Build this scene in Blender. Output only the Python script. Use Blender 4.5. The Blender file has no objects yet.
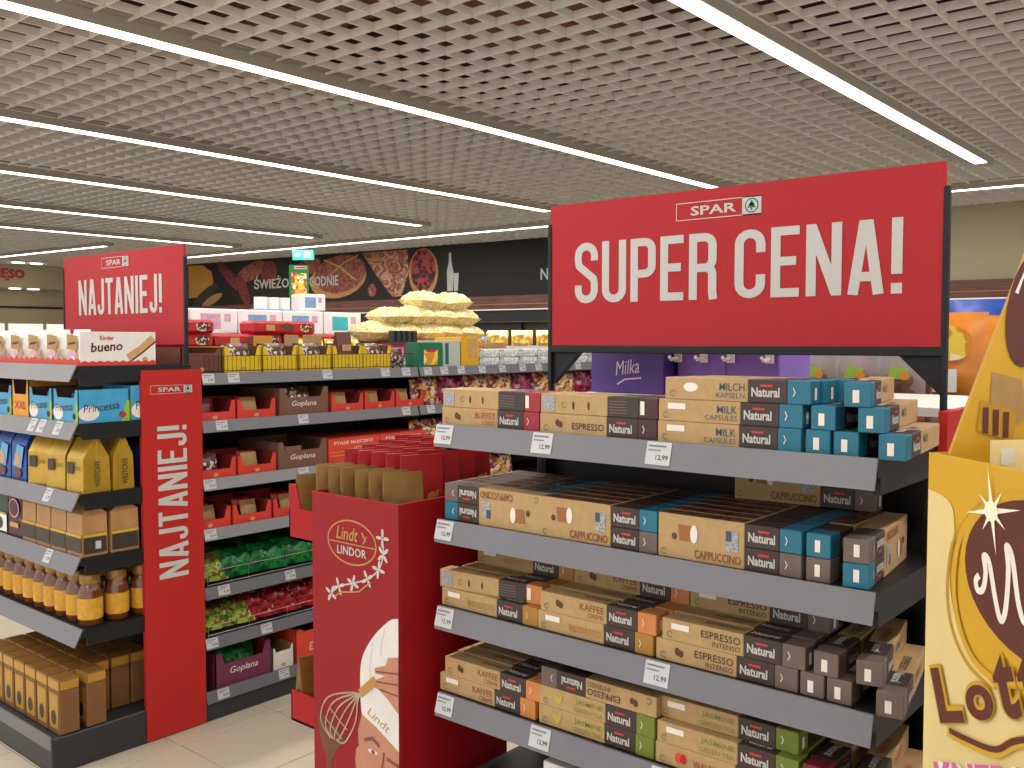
import bpy, math, random
from mathutils import Vector, Matrix, Euler

rnd = random.Random(11)
sc = bpy.context.scene
COL = sc.collection
R = math.radians

# ------------------------------------------------------------------ camera, world, lights, exposure
cd = bpy.data.cameras.new('camera'); cam = bpy.data.objects.new('camera', cd); COL.objects.link(cam)
cd.sensor_width = 36.0; cd.lens = 940.0/1024.0*36.0; cd.clip_start = 0.05; cd.clip_end = 100
cam.location = (0, 0, 1.6); cam.rotation_euler = (R(90-2.65), 0, R(40.1))
sc.camera = cam
w = bpy.data.worlds.new('world'); sc.world = w; w.use_nodes = True
w.node_tree.nodes['Background'].inputs[0].default_value = (1.0, .97, .93, 1)
w.node_tree.nodes['Background'].inputs[1].default_value = 1.28
vs = sc.view_settings
vs.view_transform = 'Standard'; vs.look = 'None'; vs.gamma = 1; vs.exposure = 0.0; vs.use_curve_mapping = False

CEIL = 2.95
STRIPS = [-1.86, -3.905, -5.90, -7.745, -9.7, -11.5, 0.2]      # ceiling light lines running along the aisles (x)
WP = 82.0
def area_lamp(name, cx, cy, z, sx, sy, rz, power, col=(1, .965, .91)):
    l = bpy.data.lights.new(name, 'AREA'); l.shape = 'RECTANGLE'; l.size = sx; l.size_y = sy
    l.energy = power; l.color = col
    o = bpy.data.objects.new(name, l); COL.objects.link(o); o.location = (cx, cy, z); o.rotation_euler = (0, 0, rz)
    return o
for x in STRIPS:
    area_lamp('strip_lamp', x, 2.55, CEIL-.052, .05, 9.8, 0, WP)
area_lamp('strip_lamp', -7.6, 8.48, CEIL-.052, 13.0, .05, R(3.8), WP)
area_lamp('strip_lamp', -14.2, 6.25, CEIL-.052, 3.4, .05, R(4.7), WP*.4)

# ------------------------------------------------------------------ materials
M = {}
def lin(c):
    c /= 255.0
    return c/12.92 if c <= .04045 else ((c+.055)/1.055)**2.4
def hexc(h):
    return tuple(lin(int(h[i:i+2], 16)) for i in (0, 2, 4)) + (1,)
def mat(name, h, rough=.55, metal=0, var=.06, scale=30, emit=0, bump=0, trans=0, spec=.5, alpha=1):
    m = bpy.data.materials.new(name); m.use_nodes = True; nt = m.node_tree; b = nt.nodes['Principled BSDF']
    c = hexc(h)
    b.inputs['Roughness'].default_value = rough; b.inputs['Metallic'].default_value = metal
    b.inputs['Specular IOR Level'].default_value = spec
    if var or bump:
        tc = nt.nodes.new('ShaderNodeTexCoord'); n = nt.nodes.new('ShaderNodeTexNoise'); n.inputs['Scale'].default_value = scale
        n.inputs['Detail'].default_value = 3
        nt.links.new(tc.outputs['Object'], n.inputs['Vector'])
        r = nt.nodes.new('ShaderNodeValToRGB'); r.color_ramp.elements[0].position = .3; r.color_ramp.elements[1].position = .7
        r.color_ramp.elements[0].color = tuple(v*(1-var) for v in c[:3])+(1,)
        r.color_ramp.elements[1].color = tuple(min(1, v*(1+var)) for v in c[:3])+(1,)
        nt.links.new(n.outputs['Fac'], r.inputs['Fac']); nt.links.new(r.outputs['Color'], b.inputs['Base Color'])
        if bump:
            bp = nt.nodes.new('ShaderNodeBump'); bp.inputs['Strength'].default_value = bump; bp.inputs['Distance'].default_value = .01
            nt.links.new(n.outputs['Fac'], bp.inputs['Height']); nt.links.new(bp.outputs['Normal'], b.inputs['Normal'])
    b.inputs['Base Color'].default_value = c
    if emit:
        b.inputs['Emission Color'].default_value = c; b.inputs['Emission Strength'].default_value = emit
    if trans: b.inputs['Transmission Weight'].default_value = trans
    if alpha < 1: b.inputs['Alpha'].default_value = alpha
    M[name] = m
    return m
def wood(name, a, b_, scale, sy):
    m = bpy.data.materials.new(name); m.use_nodes = True; nt = m.node_tree; b = nt.nodes['Principled BSDF']
    tc = nt.nodes.new('ShaderNodeTexCoord'); mp = nt.nodes.new('ShaderNodeMapping'); mp.inputs['Scale'].default_value = sy
    n = nt.nodes.new('ShaderNodeTexNoise'); n.inputs['Scale'].default_value = scale; n.inputs['Detail'].default_value = 4
    r = nt.nodes.new('ShaderNodeValToRGB'); r.color_ramp.elements[0].position = .35; r.color_ramp.elements[1].position = .65
    r.color_ramp.elements[0].color = hexc(a); r.color_ramp.elements[1].color = hexc(b_)
    nt.links.new(tc.outputs['Object'], mp.inputs['Vector']); nt.links.new(mp.outputs['Vector'], n.inputs['Vector'])
    nt.links.new(n.outputs['Fac'], r.inputs['Fac']); nt.links.new(r.outputs['Color'], b.inputs['Base Color'])
    b.inputs['Roughness'].default_value = .5
    M[name] = m
def blotch(name, cols, scale=8, rough=.5, detail=4, vor=True):
    """printed food photograph / busy wrapper: voronoi cells in a few colours"""
    m = bpy.data.materials.new(name); m.use_nodes = True; nt = m.node_tree; b = nt.nodes['Principled BSDF']
    tc = nt.nodes.new('ShaderNodeTexCoord')
    if vor:
        n = nt.nodes.new('ShaderNodeTexVoronoi'); out = n.outputs['Color']
    else:
        n = nt.nodes.new('ShaderNodeTexNoise'); n.inputs['Detail'].default_value = detail; n.inputs['Distortion'].default_value = 1.5; out = n.outputs['Fac']
    n.inputs['Scale'].default_value = scale
    r = nt.nodes.new('ShaderNodeValToRGB'); r.color_ramp.interpolation = 'CONSTANT' if vor else 'LINEAR'
    e = r.color_ramp.elements
    lo, hi = (0, 1) if vor else (.3, .72)
    while len(e) < len(cols): e.new(.5)
    for i, c in enumerate(cols):
        e[i].position = lo+(hi-lo)*i/(len(cols) if vor else max(1, len(cols)-1)); e[i].color = hexc(c)
    nt.links.new(tc.outputs['Object'], n.inputs['Vector']); nt.links.new(out, r.inputs['Fac']); nt.links.new(r.outputs['Color'], b.inputs['Base Color'])
    b.inputs['Roughness'].default_value = rough
    M[name] = m

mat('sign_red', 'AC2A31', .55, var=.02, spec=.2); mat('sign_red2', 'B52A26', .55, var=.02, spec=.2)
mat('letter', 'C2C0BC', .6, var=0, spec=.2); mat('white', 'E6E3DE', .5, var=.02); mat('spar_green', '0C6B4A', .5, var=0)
mat('anth', '1D1E20', .5, var=.05, spec=.3); mat('black', '131314', .6, var=0); mat('gunmetal', '36383C', .4, .3, var=.05)
mat('strip', '706F76', .35, .1, var=.03, scale=8); mat('strip2', '8A898C', .35, .1, var=.03, scale=8)
mat('tag', 'BFC0C3', .4, var=0); mat('ink', '33312F', .6, var=0)
mat('slat', 'F0EADF', .55, var=.05, scale=4); mat('slab', '3A2A20', .9, var=.5, scale=1.2)
mat('duct', '7A4C30', .6, var=.2, scale=3); mat('ductg', '6C6A66', .5, .4, var=.1, scale=3)
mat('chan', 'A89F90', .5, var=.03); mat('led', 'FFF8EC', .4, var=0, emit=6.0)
mat('beige_wall', 'B3A88B', .8, var=.03, scale=2, bump=.05); mat('fascia', '1B1917', .7, var=.08, scale=3)
wood('brown_wood', '5A3226', '72453A', 3, (1, 8, 14)); mat('tile', 'C9BDA8', .35, var=.05, scale=3); mat('grout', '8C8272', .8)
mat('floor_slab', 'C3B7A2', .4, var=.05, scale=2)
mat('kraft', 'B49466', .7, var=.06, scale=60); mat('kraft_dk', 'A98555', .8, var=.06, scale=60); mat('coffee_band', '3E302C', .55, var=.04)
mat('teal', '1F6C86', .5, var=.03); mat('cap_red', '9C2433', .5); mat('cap_plum', '46262C', .5); mat('cap_orange', 'C97F44', .5)
mat('cap_ochre', 'A97A32', .5); mat('cap_grey', '6B5C56', .5); mat('cap_green', '6E7E2B', .5); mat('cap_maroon', '74202F', .5)
mat('txt_brown', '8A4A26', .6, var=0); mat('txt_dark', '3B2E26', .6, var=0); mat('txt_blue', '3C5166', .6, var=0); mat('txt_green', '7C8A3C', .6, var=0)
mat('txt_red', 'A83A34', .6, var=0); mat('recy', '6F7A4C', .6, var=0); mat('bean', '5A3524', .6, var=0); mat('leafy', 'B9A83A', .6, var=0)
mat('nat_red', 'C23A36', .6, var=0); mat('barcode', '9A9CA0', .6, var=.4, scale=300); mat('cup_white', 'E8E2D8', .6, var=0); mat('cup_brown', '9A643A', .6, var=0)
blotch('sleeve_top', ['3A211A', '5A3322', '7A4A2E', '44281E'], 60, .6)
mat('lindt_red', 'A0141E', .5, var=.03, scale=4, spec=.25); mat('lindt_front', '912028', .55, var=.03, scale=4, spec=.2); mat('lindt_gold', 'B98A4E', .4, .2, var=.05)
mat('gold_foil', '8A6A3A', .38, .55, var=.15, scale=14, bump=.3); mat('red_foil', 'A3151F', .35, .2, var=.12, scale=14, bump=.3)
mat('hat', 'D9D6D2', .6, var=.06, scale=10); mat('skin', 'B98066', .6, var=.08, scale=20); mat('skin_dk', '7A4A38', .6, var=.08); mat('choc', '6B3A2A', .45, var=.1)
mat('steel', 'B9A594', .3, .6, var=.1)
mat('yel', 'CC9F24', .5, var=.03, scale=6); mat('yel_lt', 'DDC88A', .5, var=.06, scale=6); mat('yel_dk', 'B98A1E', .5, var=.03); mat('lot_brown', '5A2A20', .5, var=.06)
mat('pink', 'C7679A', .5, var=0); mat('glow_print', 'F7F0D4', .5, var=0)
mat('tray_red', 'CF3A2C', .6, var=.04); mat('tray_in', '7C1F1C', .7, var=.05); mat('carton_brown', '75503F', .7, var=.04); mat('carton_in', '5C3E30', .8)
mat('orange_red', 'D8452A', .55, var=.03); mat('tray_yel', 'E2BC18', .55, var=.04); mat('tray_purple', '6E2A4A', .55); mat('tray_white', 'D8D2CB', .6)
mat('wire', '2A2624', .4, .5, var=0); mat('wire_lt', 'B8B4AE', .35, .6, var=0)
mat('white_pack', 'E4E0DA', .5, var=.03); mat('prin_blue', '3E9BC8', .45, var=.08, scale=20); mat('lime', '93B83A', .5); mat('orange', 'D9952A', .5, var=.05)
mat('choc_txt', '3A1C14', .6, var=0); mat('bar_red', 'C9382A', .5, var=0); mat('wafer', 'C79A62', .6, var=.1)
mat('blue_bag', '1F4F9A', .35, .1, var=.15, scale=16, bump=.25); mat('lblue', '5FA6D4', .4, var=.05); mat('gold_bag', 'C09A32', .32, .35, var=.12, scale=14, bump=.25)
mat('navy_bag', '1B2450', .35, .1, var=.15, scale=16, bump=.25); mat('green_bag', '123F2E', .4, .1, var=.12, bump=.2); mat('maroon_bag', '4A1A2A', .4, var=.1, bump=.2)
mat('tan_bag', 'B08356', .5, .1, var=.1, scale=14, bump=.25); mat('dark_label', '3A332E', .5, var=.03); mat('yellow_line', 'C8A82A', .5, var=0)
mat('jar_glass', '6A3A1C', .15, 0, var=.15, scale=30, spec=.8); mat('jar_lid', '9A763E', .35, .4, var=.05); mat('jar_label', 'CF9A2E', .45, var=.15, scale=40)
mat('goldbox', '8A5E2A', .45, .15, var=.08, scale=20); mat('goldbox_top', 'BE9138', .4, .25, var=.06); mat('goldbox_side', '7A5430', .55, var=.05)
mat('tp_white', 'EDEBEA', .5, var=.02); mat('tp_blue', '7FA0C8', .5, var=.2, scale=20); mat('tp_pink', 'CFA0B8', .5, var=.2, scale=20); mat('aqua', '37B4C4', .5, var=.1)
mat('pk_red', 'B81E28', .4, var=.1, scale=12); mat('net_yel', 'DDBB4C', .5, var=.22, scale=40, bump=.3)
blotch('potato', ['D8B04A', 'F0E2A8', 'E4C878', 'F6EECB', 'EEDC98'], 70, .5)
mat('milka', '4A2A7E', .45, var=.04, scale=5); mat('milka_lt', '7A58B0', .45, var=.04, scale=5); mat('lilac', 'D8C8D8', .5, var=0)
blotch('green_wrap', ['0E5A26', '0A3A1A', '1F8A3A', '0F6A2C', '0C4A20'], 55, .3); blotch('red_wrap', ['A8141E', '7A0E16', 'B8202A', '8E1018', 'D0A898'], 55, .3)
blotch('lime_wrap', ['6EA81E', '3A5A16', '9AC03A', '8A5A3A', '4A7A1A'], 55, .3); blotch('mag_wrap', ['8E1440', '5E0E2C', 'A81C50', 'C08090'], 45, .3)
blotch('mix_wrap', ['B83A2A', 'E0D0B0', '8A2A30', 'D8A03A', 'D8D0C8'], 62, .4); blotch('choc_wrap', ['3A1C14', '6A3A24', 'D0C4AC', '4A2418', '5A2E1C'], 75, .35)
blotch('ham', ['7E2E2A', 'A85A4C', '5A1C1C', 'C08A70'], 9, .6, vor=False); blotch('salami', ['5A1A20', '8E3A3C', '3E1216', '9A5248'], 14, .6, vor=False)
blotch('bacon', ['8E3A30', 'D0A488', '7A2A26', 'C08468', '5A2420'], 5, .6, vor=False); blotch('berry', ['6E1420', 'A83238', '3A0C14', '8A4A2A'], 18, .6)
wood('board', 'A87442', 'C0905A', 4, (1, 1, 5)); mat('cheese', 'C08A3C', .5, var=.08, scale=3); mat('dusk', '38332F', .6, var=.1, scale=4); mat('milk', 'B9BDB6', .4, var=.04)
mat('exit_green', '2FBFA0', .4, var=0, emit=.25); mat('mieso', 'B02A26', .5, var=0)
mat('clear', 'D8D8DA', .15, var=0, alpha=.35); mat('snack', '8A6248', .5, var=.25, scale=30); mat('sn_orange', 'D0722A', .5, var=.04); mat('bagorange', 'E08A2E', .4, var=.12, scale=9, bump=.2)
mat('bagblue', '2348A8', .4, var=.15, scale=12, bump=.2); mat('poster_green', '1E7A3C', .5, var=.08); blotch('poster_mix', ['1E7A3C', 'D83A2A', 'F0E8D8', 'E8C82A', '3A9A4A'], 45, .5)
mat('bottle_a', 'B8C4CC', .3, var=.1); mat('bottle_b', '8A9AA8', .3, var=.1); mat('deep_blue', '23309A', .45, var=.05); mat('amberpack', 'E0A81E', .45, var=.08)
blotch('whitemix', ['E6E4E0', 'D8D6D2', 'E8E6E2', 'B0B8C8', 'C0CCA8'], 60, .5); blotch('yelmix', ['E6B81E', 'F0D04A', 'D8902A', 'F4E8C0'], 22, .4)

# ------------------------------------------------------------------ mesh builder
class Fr:
    """flat frame on a surface: o origin, u right, v up, n out"""
    def __init__(s, o, u, v):
        s.o = Vector(o); s.u = Vector(u).normalized(); s.v = Vector(v).normalized(); s.n = s.u.cross(s.v)
    def p(s, a, b, c=0): return tuple(s.o + s.u*a + s.v*b + s.n*c)
def front(x, y, z): return Fr((x, y, z), (1, 0, 0), (0, 0, 1))      # faces -Y
def right(x, y, z): return Fr((x, y, z), (0, 1, 0), (0, 0, 1))      # faces +X
def back(x, y, z): return Fr((x, y, z), (-1, 0, 0), (0, 0, 1))      # faces +Y
def top(x, y, z): return Fr((x, y, z), (1, 0, 0), (0, 1, 0))        # faces +Z
LIFT = .0012
_T = {}
def text2d(s, bold=0.0, shear=0.0, res=2):
    k = (s, bold, shear, res)
    if k in _T: return _T[k]
    c = bpy.data.curves.new('t', 'FONT'); c.body = s; c.size = 1; c.resolution_u = res; c.offset = bold; c.shear = shear; c.fill_mode = 'FRONT'
    o = bpy.data.objects.new('t', c); COL.objects.link(o)
    dg = bpy.context.evaluated_depsgraph_get(); me = bpy.data.meshes.new_from_object(o.evaluated_get(dg))
    V = [(v.co.x, v.co.y) for v in me.vertices]; F = [tuple(p.vertices) for p in me.polygons]
    bpy.data.objects.remove(o); bpy.data.curves.remove(c); bpy.data.meshes.remove(me)
    if not V: V = [(0, 0), (1, 1)]
    x0 = min(v[0] for v in V); x1 = max(v[0] for v in V); y0 = min(v[1] for v in V); y1 = max(v[1] for v in V)
    V = [((x-x0)/(x1-x0), (y-y0)/(y1-y0)) for x, y in V]
    _T[k] = (V, F, (x1-x0)/(y1-y0))
    return _T[k]
def smooth(pts, n=5, closed=False):
    out = []; m = len(pts)
    for i in range(m if closed else m-1):
        p0, p1, p2, p3 = (pts[(i-1) % m] if closed or i else pts[0]), pts[i], pts[(i+1) % m], (pts[(i+2) % m] if closed or i+2 < m else pts[-1])
        for k in range(n):
            t = k/n; out.append(tuple(.5*(2*b_+(c_-a_)*t+(2*a_-5*b_+4*c_-d_)*t*t+(3*b_-a_-3*c_+d_)*t**3) for a_, b_, c_, d_ in zip(p0, p1, p2, p3)))
    return out if closed else out+[tuple(pts[-1])]
def arc(cx, cy, rx, ry, a0, a1, n=8):
    return [(cx+rx*math.cos(R(a0+(a1-a0)*i/n)), cy+ry*math.sin(R(a0+(a1-a0)*i/n))) for i in range(n+1)]

class MB:
    def __init__(s): s.v = []; s.f = []; s.mi = []; s.sm = []; s.mats = []
    def add(s, vs, fs, m, smooth=False):
        o = len(s.v); s.v += [tuple(p) for p in vs]
        if m not in s.mats: s.mats.append(m)
        k = s.mats.index(m)
        for f in fs: s.f.append(tuple(i+o for i in f)); s.mi.append(k); s.sm.append(smooth)
        return s
    def box(s, x0, y0, z0, x1, y1, z1, m, c=0):
        lo = (x0, y0, z0); hi = (x1, y1, z1)
        if not c:
            v = [(x, y, z) for x in (x0, x1) for y in (y0, y1) for z in (z0, z1)]
            return s.add(v, [(0, 1, 3, 2), (4, 6, 7, 5), (0, 4, 5, 1), (2, 3, 7, 6), (0, 2, 6, 4), (1, 5, 7, 3)], m)
        V = []; I = {}
        for sx in (0, 1):
            for sy in (0, 1):
                for sz in (0, 1):
                    for a in range(3):
                        p = []
                        for k, sg in enumerate((sx, sy, sz)):
                            q = hi[k] if sg else lo[k]
                            if k != a: q += -c if sg else c
                            p.append(q)
                        I[(sx, sy, sz, a)] = len(V); V.append(p)
        F = []
        for a in range(3):
            b, d = [k for k in range(3) if k != a]
            for sg in (0, 1):
                q = []
                for (i, j) in ((0, 0), (1, 0), (1, 1), (0, 1)):
                    t = [0, 0, 0]; t[a] = sg; t[b] = i; t[d] = j; q.append(I[(*t, a)])
                F.append(q)
        for a, b in ((0, 1), (0, 2), (1, 2)):
            d = 3-a-b
            for i in (0, 1):
                for j in (0, 1):
                    t = [0, 0, 0]; t[a] = i; t[b] = j; q = []
                    t[d] = 0; q.append(I[(*t, a)]); q.append(I[(*t, b)]); t[d] = 1; q.append(I[(*t, b)]); q.append(I[(*t, a)])
                    F.append(q)
        for sx in (0, 1):
            for sy in (0, 1):
                for sz in (0, 1): F.append([I[(sx, sy, sz, a)] for a in range(3)])
        return s.add(V, F, m)
    def poly(s, fr, pts, m, l=LIFT): return s.add([fr.p(u, v, l) for u, v in pts], [tuple(range(len(pts)))], m)
    def rect(s, fr, u0, v0, u1, v1, m, l=LIFT): return s.poly(fr, [(u0, v0), (u1, v0), (u1, v1), (u0, v1)], m, l)
    def disc(s, fr, cu, cv, ru, rv, m, l=LIFT, n=20, rot=0):
        P = []
        for i in range(n):
            a = 2*math.pi*i/n; x = ru*math.cos(a); y = rv*math.sin(a); c, q = math.cos(rot), math.sin(rot)
            P.append((cu+x*c-y*q, cv+x*q+y*c))
        return s.poly(fr, P, m, l)
    def ribbon(s, fr, pts, wd, m, l=LIFT, closed=False):
        n = len(pts); A = []
        for i in range(n):
            p = Vector(pts[i])
            a = Vector(pts[i-1]) if (i > 0 or closed) else None; b = Vector(pts[(i+1) % n]) if (i < n-1 or closed) else None
            d1 = (p-a).normalized() if a is not None and (p-a).length > 1e-9 else None
            d2 = (b-p).normalized() if b is not None and (b-p).length > 1e-9 else None
            if d1 is None: d1 = d2
            if d2 is None: d2 = d1
            n1 = Vector((-d1.y, d1.x)); n2 = Vector((-d2.y, d2.x)); nn = n1+n2
            nn = n1 if nn.length < 1e-6 else nn.normalized()
            k = 1/max(.5, nn.dot(n1)); A.append((p+nn*wd/2*k, p-nn*wd/2*k))
        V = [fr.p(q.x, q.y, l) for pr in A for q in pr]
        F = [(2*i, 2*i+1, 2*((i+1) % n)+1, 2*((i+1) % n)) for i in range(n if closed else n-1)]
        return s.add(V, F, m)
    def text(s, fr, t, u, v, wd, h, m, l=LIFT, bold=.0, shear=0., rot=0, align='l', res=2):
        V, F, asp = text2d(t, bold, shear, res)
        if wd is None: wd = h*asp
        if align == 'r': u -= wd
        if align == 'c': u -= wd/2
        c, q = math.cos(rot), math.sin(rot)
        return s.add([fr.p(u+a*wd*c-b*h*q, v+a*wd*q+b*h*c, l) for a, b in V], F, m)
    def ext(s, fr, pts, w0, w1, m, m2=None):
        n = len(pts)
        s.add([fr.p(u, v, w0) for u, v in pts], [tuple(range(n-1, -1, -1))], m2 or m)
        s.add([fr.p(u, v, w1) for u, v in pts], [tuple(range(n))], m)
        V = [fr.p(u, v, w0) for u, v in pts]+[fr.p(u, v, w1) for u, v in pts]
        return s.add(V, [(i, (i+1) % n, n+(i+1) % n, n+i) for i in range(n)], m2 or m)
    def lathe(s, cx, cy, prof, m, n=14, smooth=True, cap=True):
        V = []; k = len(prof)
        for i in range(n):
            a = 2*math.pi*i/n
            V += [(cx+r*math.cos(a), cy+r*math.sin(a), z) for r, z in prof]
        F = [(i*k+j, ((i+1) % n)*k+j, ((i+1) % n)*k+j+1, i*k+j+1) for i in range(n) for j in range(k-1)]
        s.add(V, F, m, smooth)
        if cap:
            for j in (0, k-1):
                if prof[j][0] > 1e-5: s.add([V[i*k+j] for i in range(n)], [tuple(range(n))], m)
        return s
    def tube(s, pts, r, m, n=6):
        P = [Vector(p) for p in pts]; V = []
        for i, p in enumerate(P):
            d = (P[min(i+1, len(P)-1)]-P[max(i-1, 0)]).normalized()
            a = d.cross(Vector((0, 0, 1))); a = d.cross(Vector((1, 0, 0))) if a.length < .1 else a
            a.normalize(); b = d.cross(a)
            V += [p+a*r*math.cos(2*math.pi*k/n)+b*r*math.sin(2*math.pi*k/n) for k in range(n)]
        F = [(i*n+k, i*n+(k+1) % n, (i+1)*n+(k+1) % n, (i+1)*n+k) for i in range(len(P)-1) for k in range(n)]
        F += [tuple(range(n)), tuple((len(P)-1)*n+k for k in range(n))]
        return s.add(V, F, m, False)
    def pillow(s, wd, h, t, m, n=8, crink=.12, seed=1, seal=.07, y0=0, rd=2.6, ex=.6):
        """sealed bag: x centred, z 0..h, thickness t about y0"""
        q = random.Random(seed); N = n+1; V = []
        for side in (-1, 1):
            for j in range(N):
                for i in range(N):
                    u = i/n; v = j/n
                    vv = min(1, max(0, (v-seal)/(1-2*seal)))
                    pr = (max(0, 1-abs(2*u-1)**rd))**ex*(max(0, math.sin(math.pi*vv)))**(.5 if rd < 3 else .4)
                    pr *= 1+q.uniform(-crink, crink)*2
                    pin = 1-.06*pr
                    V.append(((u-.5)*wd*pin, y0+side*t/2*pr, v*h))
        F = []
        for sd in (0, 1):
            o = sd*N*N
            for j in range(n):
                for i in range(n):
                    a = (o+j*N+i, o+j*N+i+1, o+(j+1)*N+i+1, o+(j+1)*N+i)
                    F.append(a if sd == 0 else a[::-1])
        return s.add(V, F, m, True)
    def wedge(s, wd, d, h, hm, m, top_d=.012):
        """flat-bottomed bag with side gussets that closes to a ridge; front at y=0"""
        a, c = wd/2, d/2
        V = [(-a, 0, 0), (a, 0, 0), (a, d, 0), (-a, d, 0), (-a*.98, .003, hm), (a*.98, .003, hm), (a*.98, d-.003, hm), (-a*.98, d-.003, hm),
             (-a*.96, c-top_d/2, h), (a*.96, c-top_d/2, h), (a*.96, c+top_d/2, h), (-a*.96, c+top_d/2, h), (a*.9, c, hm*.98), (-a*.9, c, hm*.98), (a*.9, c, h*.97), (-a*.9, c, h*.97), (a*.97, c, 0), (-a*.97, c, 0)]
        F = [(0, 1, 5, 4), (4, 5, 9, 8), (2, 3, 7, 6), (6, 7, 11, 10), (0, 3, 2, 1), (8, 9, 10, 11),
             (1, 16, 12, 5), (16, 2, 6, 12), (5, 12, 14, 9), (12, 6, 10, 14), (3, 17, 13, 7), (17, 0, 4, 13), (7, 13, 15, 11), (13, 4, 8, 15)]
        return s.add(V, F, m)
    def mesh(s, name):
        me = bpy.data.meshes.new(name); me.from_pydata(s.v, [], s.f)
        for m in s.mats: me.materials.append(M[m])
        me.polygons.foreach_set('material_index', s.mi); me.polygons.foreach_set('use_smooth', s.sm); me.update()
        return me

def link(name, me, parent=None, loc=None, rot=None, scale=None):
    o = bpy.data.objects.new(name, me); COL.objects.link(o)
    if parent: o.parent = parent
    if loc: o.location = loc
    if rot: o.rotation_euler = rot
    if scale: o.scale = scale
    return o
def tag(o, label=None, cat=None, group=None, kind=None):
    if label: o['label'] = label
    if cat: o['category'] = cat
    if group: o['group'] = group
    if kind: o['kind'] = kind
    return o
def empty(name, label, cat, loc=(0, 0, 0), rot=(0, 0, 0), group=None):
    o = bpy.data.objects.new(name, None); COL.objects.link(o); o.empty_display_size = .05; o.location = loc; o.rotation_euler = rot
    return tag(o, label, cat, group)
def part(name, mb, parent=None): return link(name, mb.mesh(name) if isinstance(mb, MB) else mb, parent)
KIND = {}
def kind(key, *parts): KIND[key] = [(n, b.mesh(n)) for n, b in parts]
def put(key, name, label, cat, loc, rot=(0, 0, 0), group=None):
    """one thing made of the shared part meshes of its kind"""
    ps = KIND[key]
    if len(ps) == 1:
        o = link(name, ps[0][1], None, loc, rot); return tag(o, label, cat, group)
    r = empty(name, label, cat, loc, rot, group)
    for n, me in ps:
        o = link(n, me, r)
        if n == 'print': o['kind'] = 'stuff'          # flat print in small scattered marks
    return r
ORD = ['first', 'second', 'third', 'fourth', 'fifth', 'sixth', 'seventh', 'eighth', 'ninth', 'tenth', 'eleventh', 'twelfth', 'thirteenth', 'fourteenth', 'fifteenth', 'sixteenth', 'seventeenth', 'eighteenth']

# ------------------------------------------------------------------ block lettering (condensed capitals drawn as strokes)
def glyph(ch):
    w_, t = .42, .125; i = t/2; L, Rr, B, T = i, w_-i, i, 1-i; r = (Rr-L)/2; cx = w_/2
    if ch == 'S': return w_, [[(Rr, .70)]+arc(cx, T-r, r, r, 0, 180)+[(L, .70), (L+.015, .62), (Rr-.015, .40), (Rr, .32)]+arc(cx, B+r, r, r, 0, -180)+[(L, .30)]]
    if ch == 'U': return w_, [[(L, 1)]+arc(cx, B+r, r, r, 180, 360)+[(Rr, 1)]]
    if ch == 'P': return w_, [[(L, 0), (L, 1)], [(L, T)]+arc(Rr-.12, T-.12, .12, .12, 90, 0, 5)+arc(Rr-.12, .56, .12, .12, 0, -90, 5)+[(L, .44)]]
    if ch == 'R': return w_, [[(L, 0), (L, 1)], [(L, T)]+arc(Rr-.12, T-.12, .12, .12, 90, 0, 5)+arc(Rr-.12, .60, .12, .12, 0, -90, 5)+[(L, .48)], [(cx-.03, .48)]+arc(Rr-.1, .38, .1, .1, 90, 0, 5)+[(Rr, .12), (Rr+.015, 0)]]
    if ch == 'E': return .38, [[(L, 0), (L, 1)], [(L, T), (.37, T)], [(L, .51), (.33, .51)], [(L, B), (.37, B)]]
    if ch == 'C': return w_, [[(Rr, .66)]+arc(cx, T-r, r, r, 0, 180)+arc(cx, B+r, r, r, 180, 360)+[(Rr, .34)]]
    if ch == 'N': return .44, [[(L, 0), (L, 1)], [(.44-i, 0), (.44-i, 1)], [(L, 1-i*.3), (.44-i, i*.3)]]
    if ch == 'A': return w_, [[(.06, 0), (.19, .99)], [(.36, 0), (.23, .99)], [(.1, .24), (.32, .24)], [(.14, .9375), (.28, .9375)]]
    if ch == 'J': return .34, [[(.34-i, 1)]+arc(.17, B+.108, .108, .108, 0, -180)+[(L, .28)]]
    if ch == 'T': return .38, [[(0, T), (.38, T)], [(.19, 0), (.19, 1)]]
    if ch == 'I': return .13, [[(.065, 0), (.065, 1)]]
    if ch == '!': return .14, [[(.07, .26), (.07, 1)], [(.07, 0), (.07, .14)]]
    return .2, []
def headline(mb, fr, s, u0, v0, wd, h, m, l=.0015):
    tot = sum(glyph(c)[0]+.075 for c in s)-.075; k = wd/tot; x = u0
    class G:                      # squeezed frame so strokes keep the letters' proportions
        def p(self, a, b, c=0): return fr.p(self.x+a*k, v0+b*h, c)
    for c in s:
        gw, st = glyph(c); g = G(); g.x = x
        for q, pth in enumerate(st): mb.ribbon(g, pth, .125 if c != 'N' or q < 2 else .13, m, l+q*.0002)
        x += (gw+.075)*k
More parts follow.
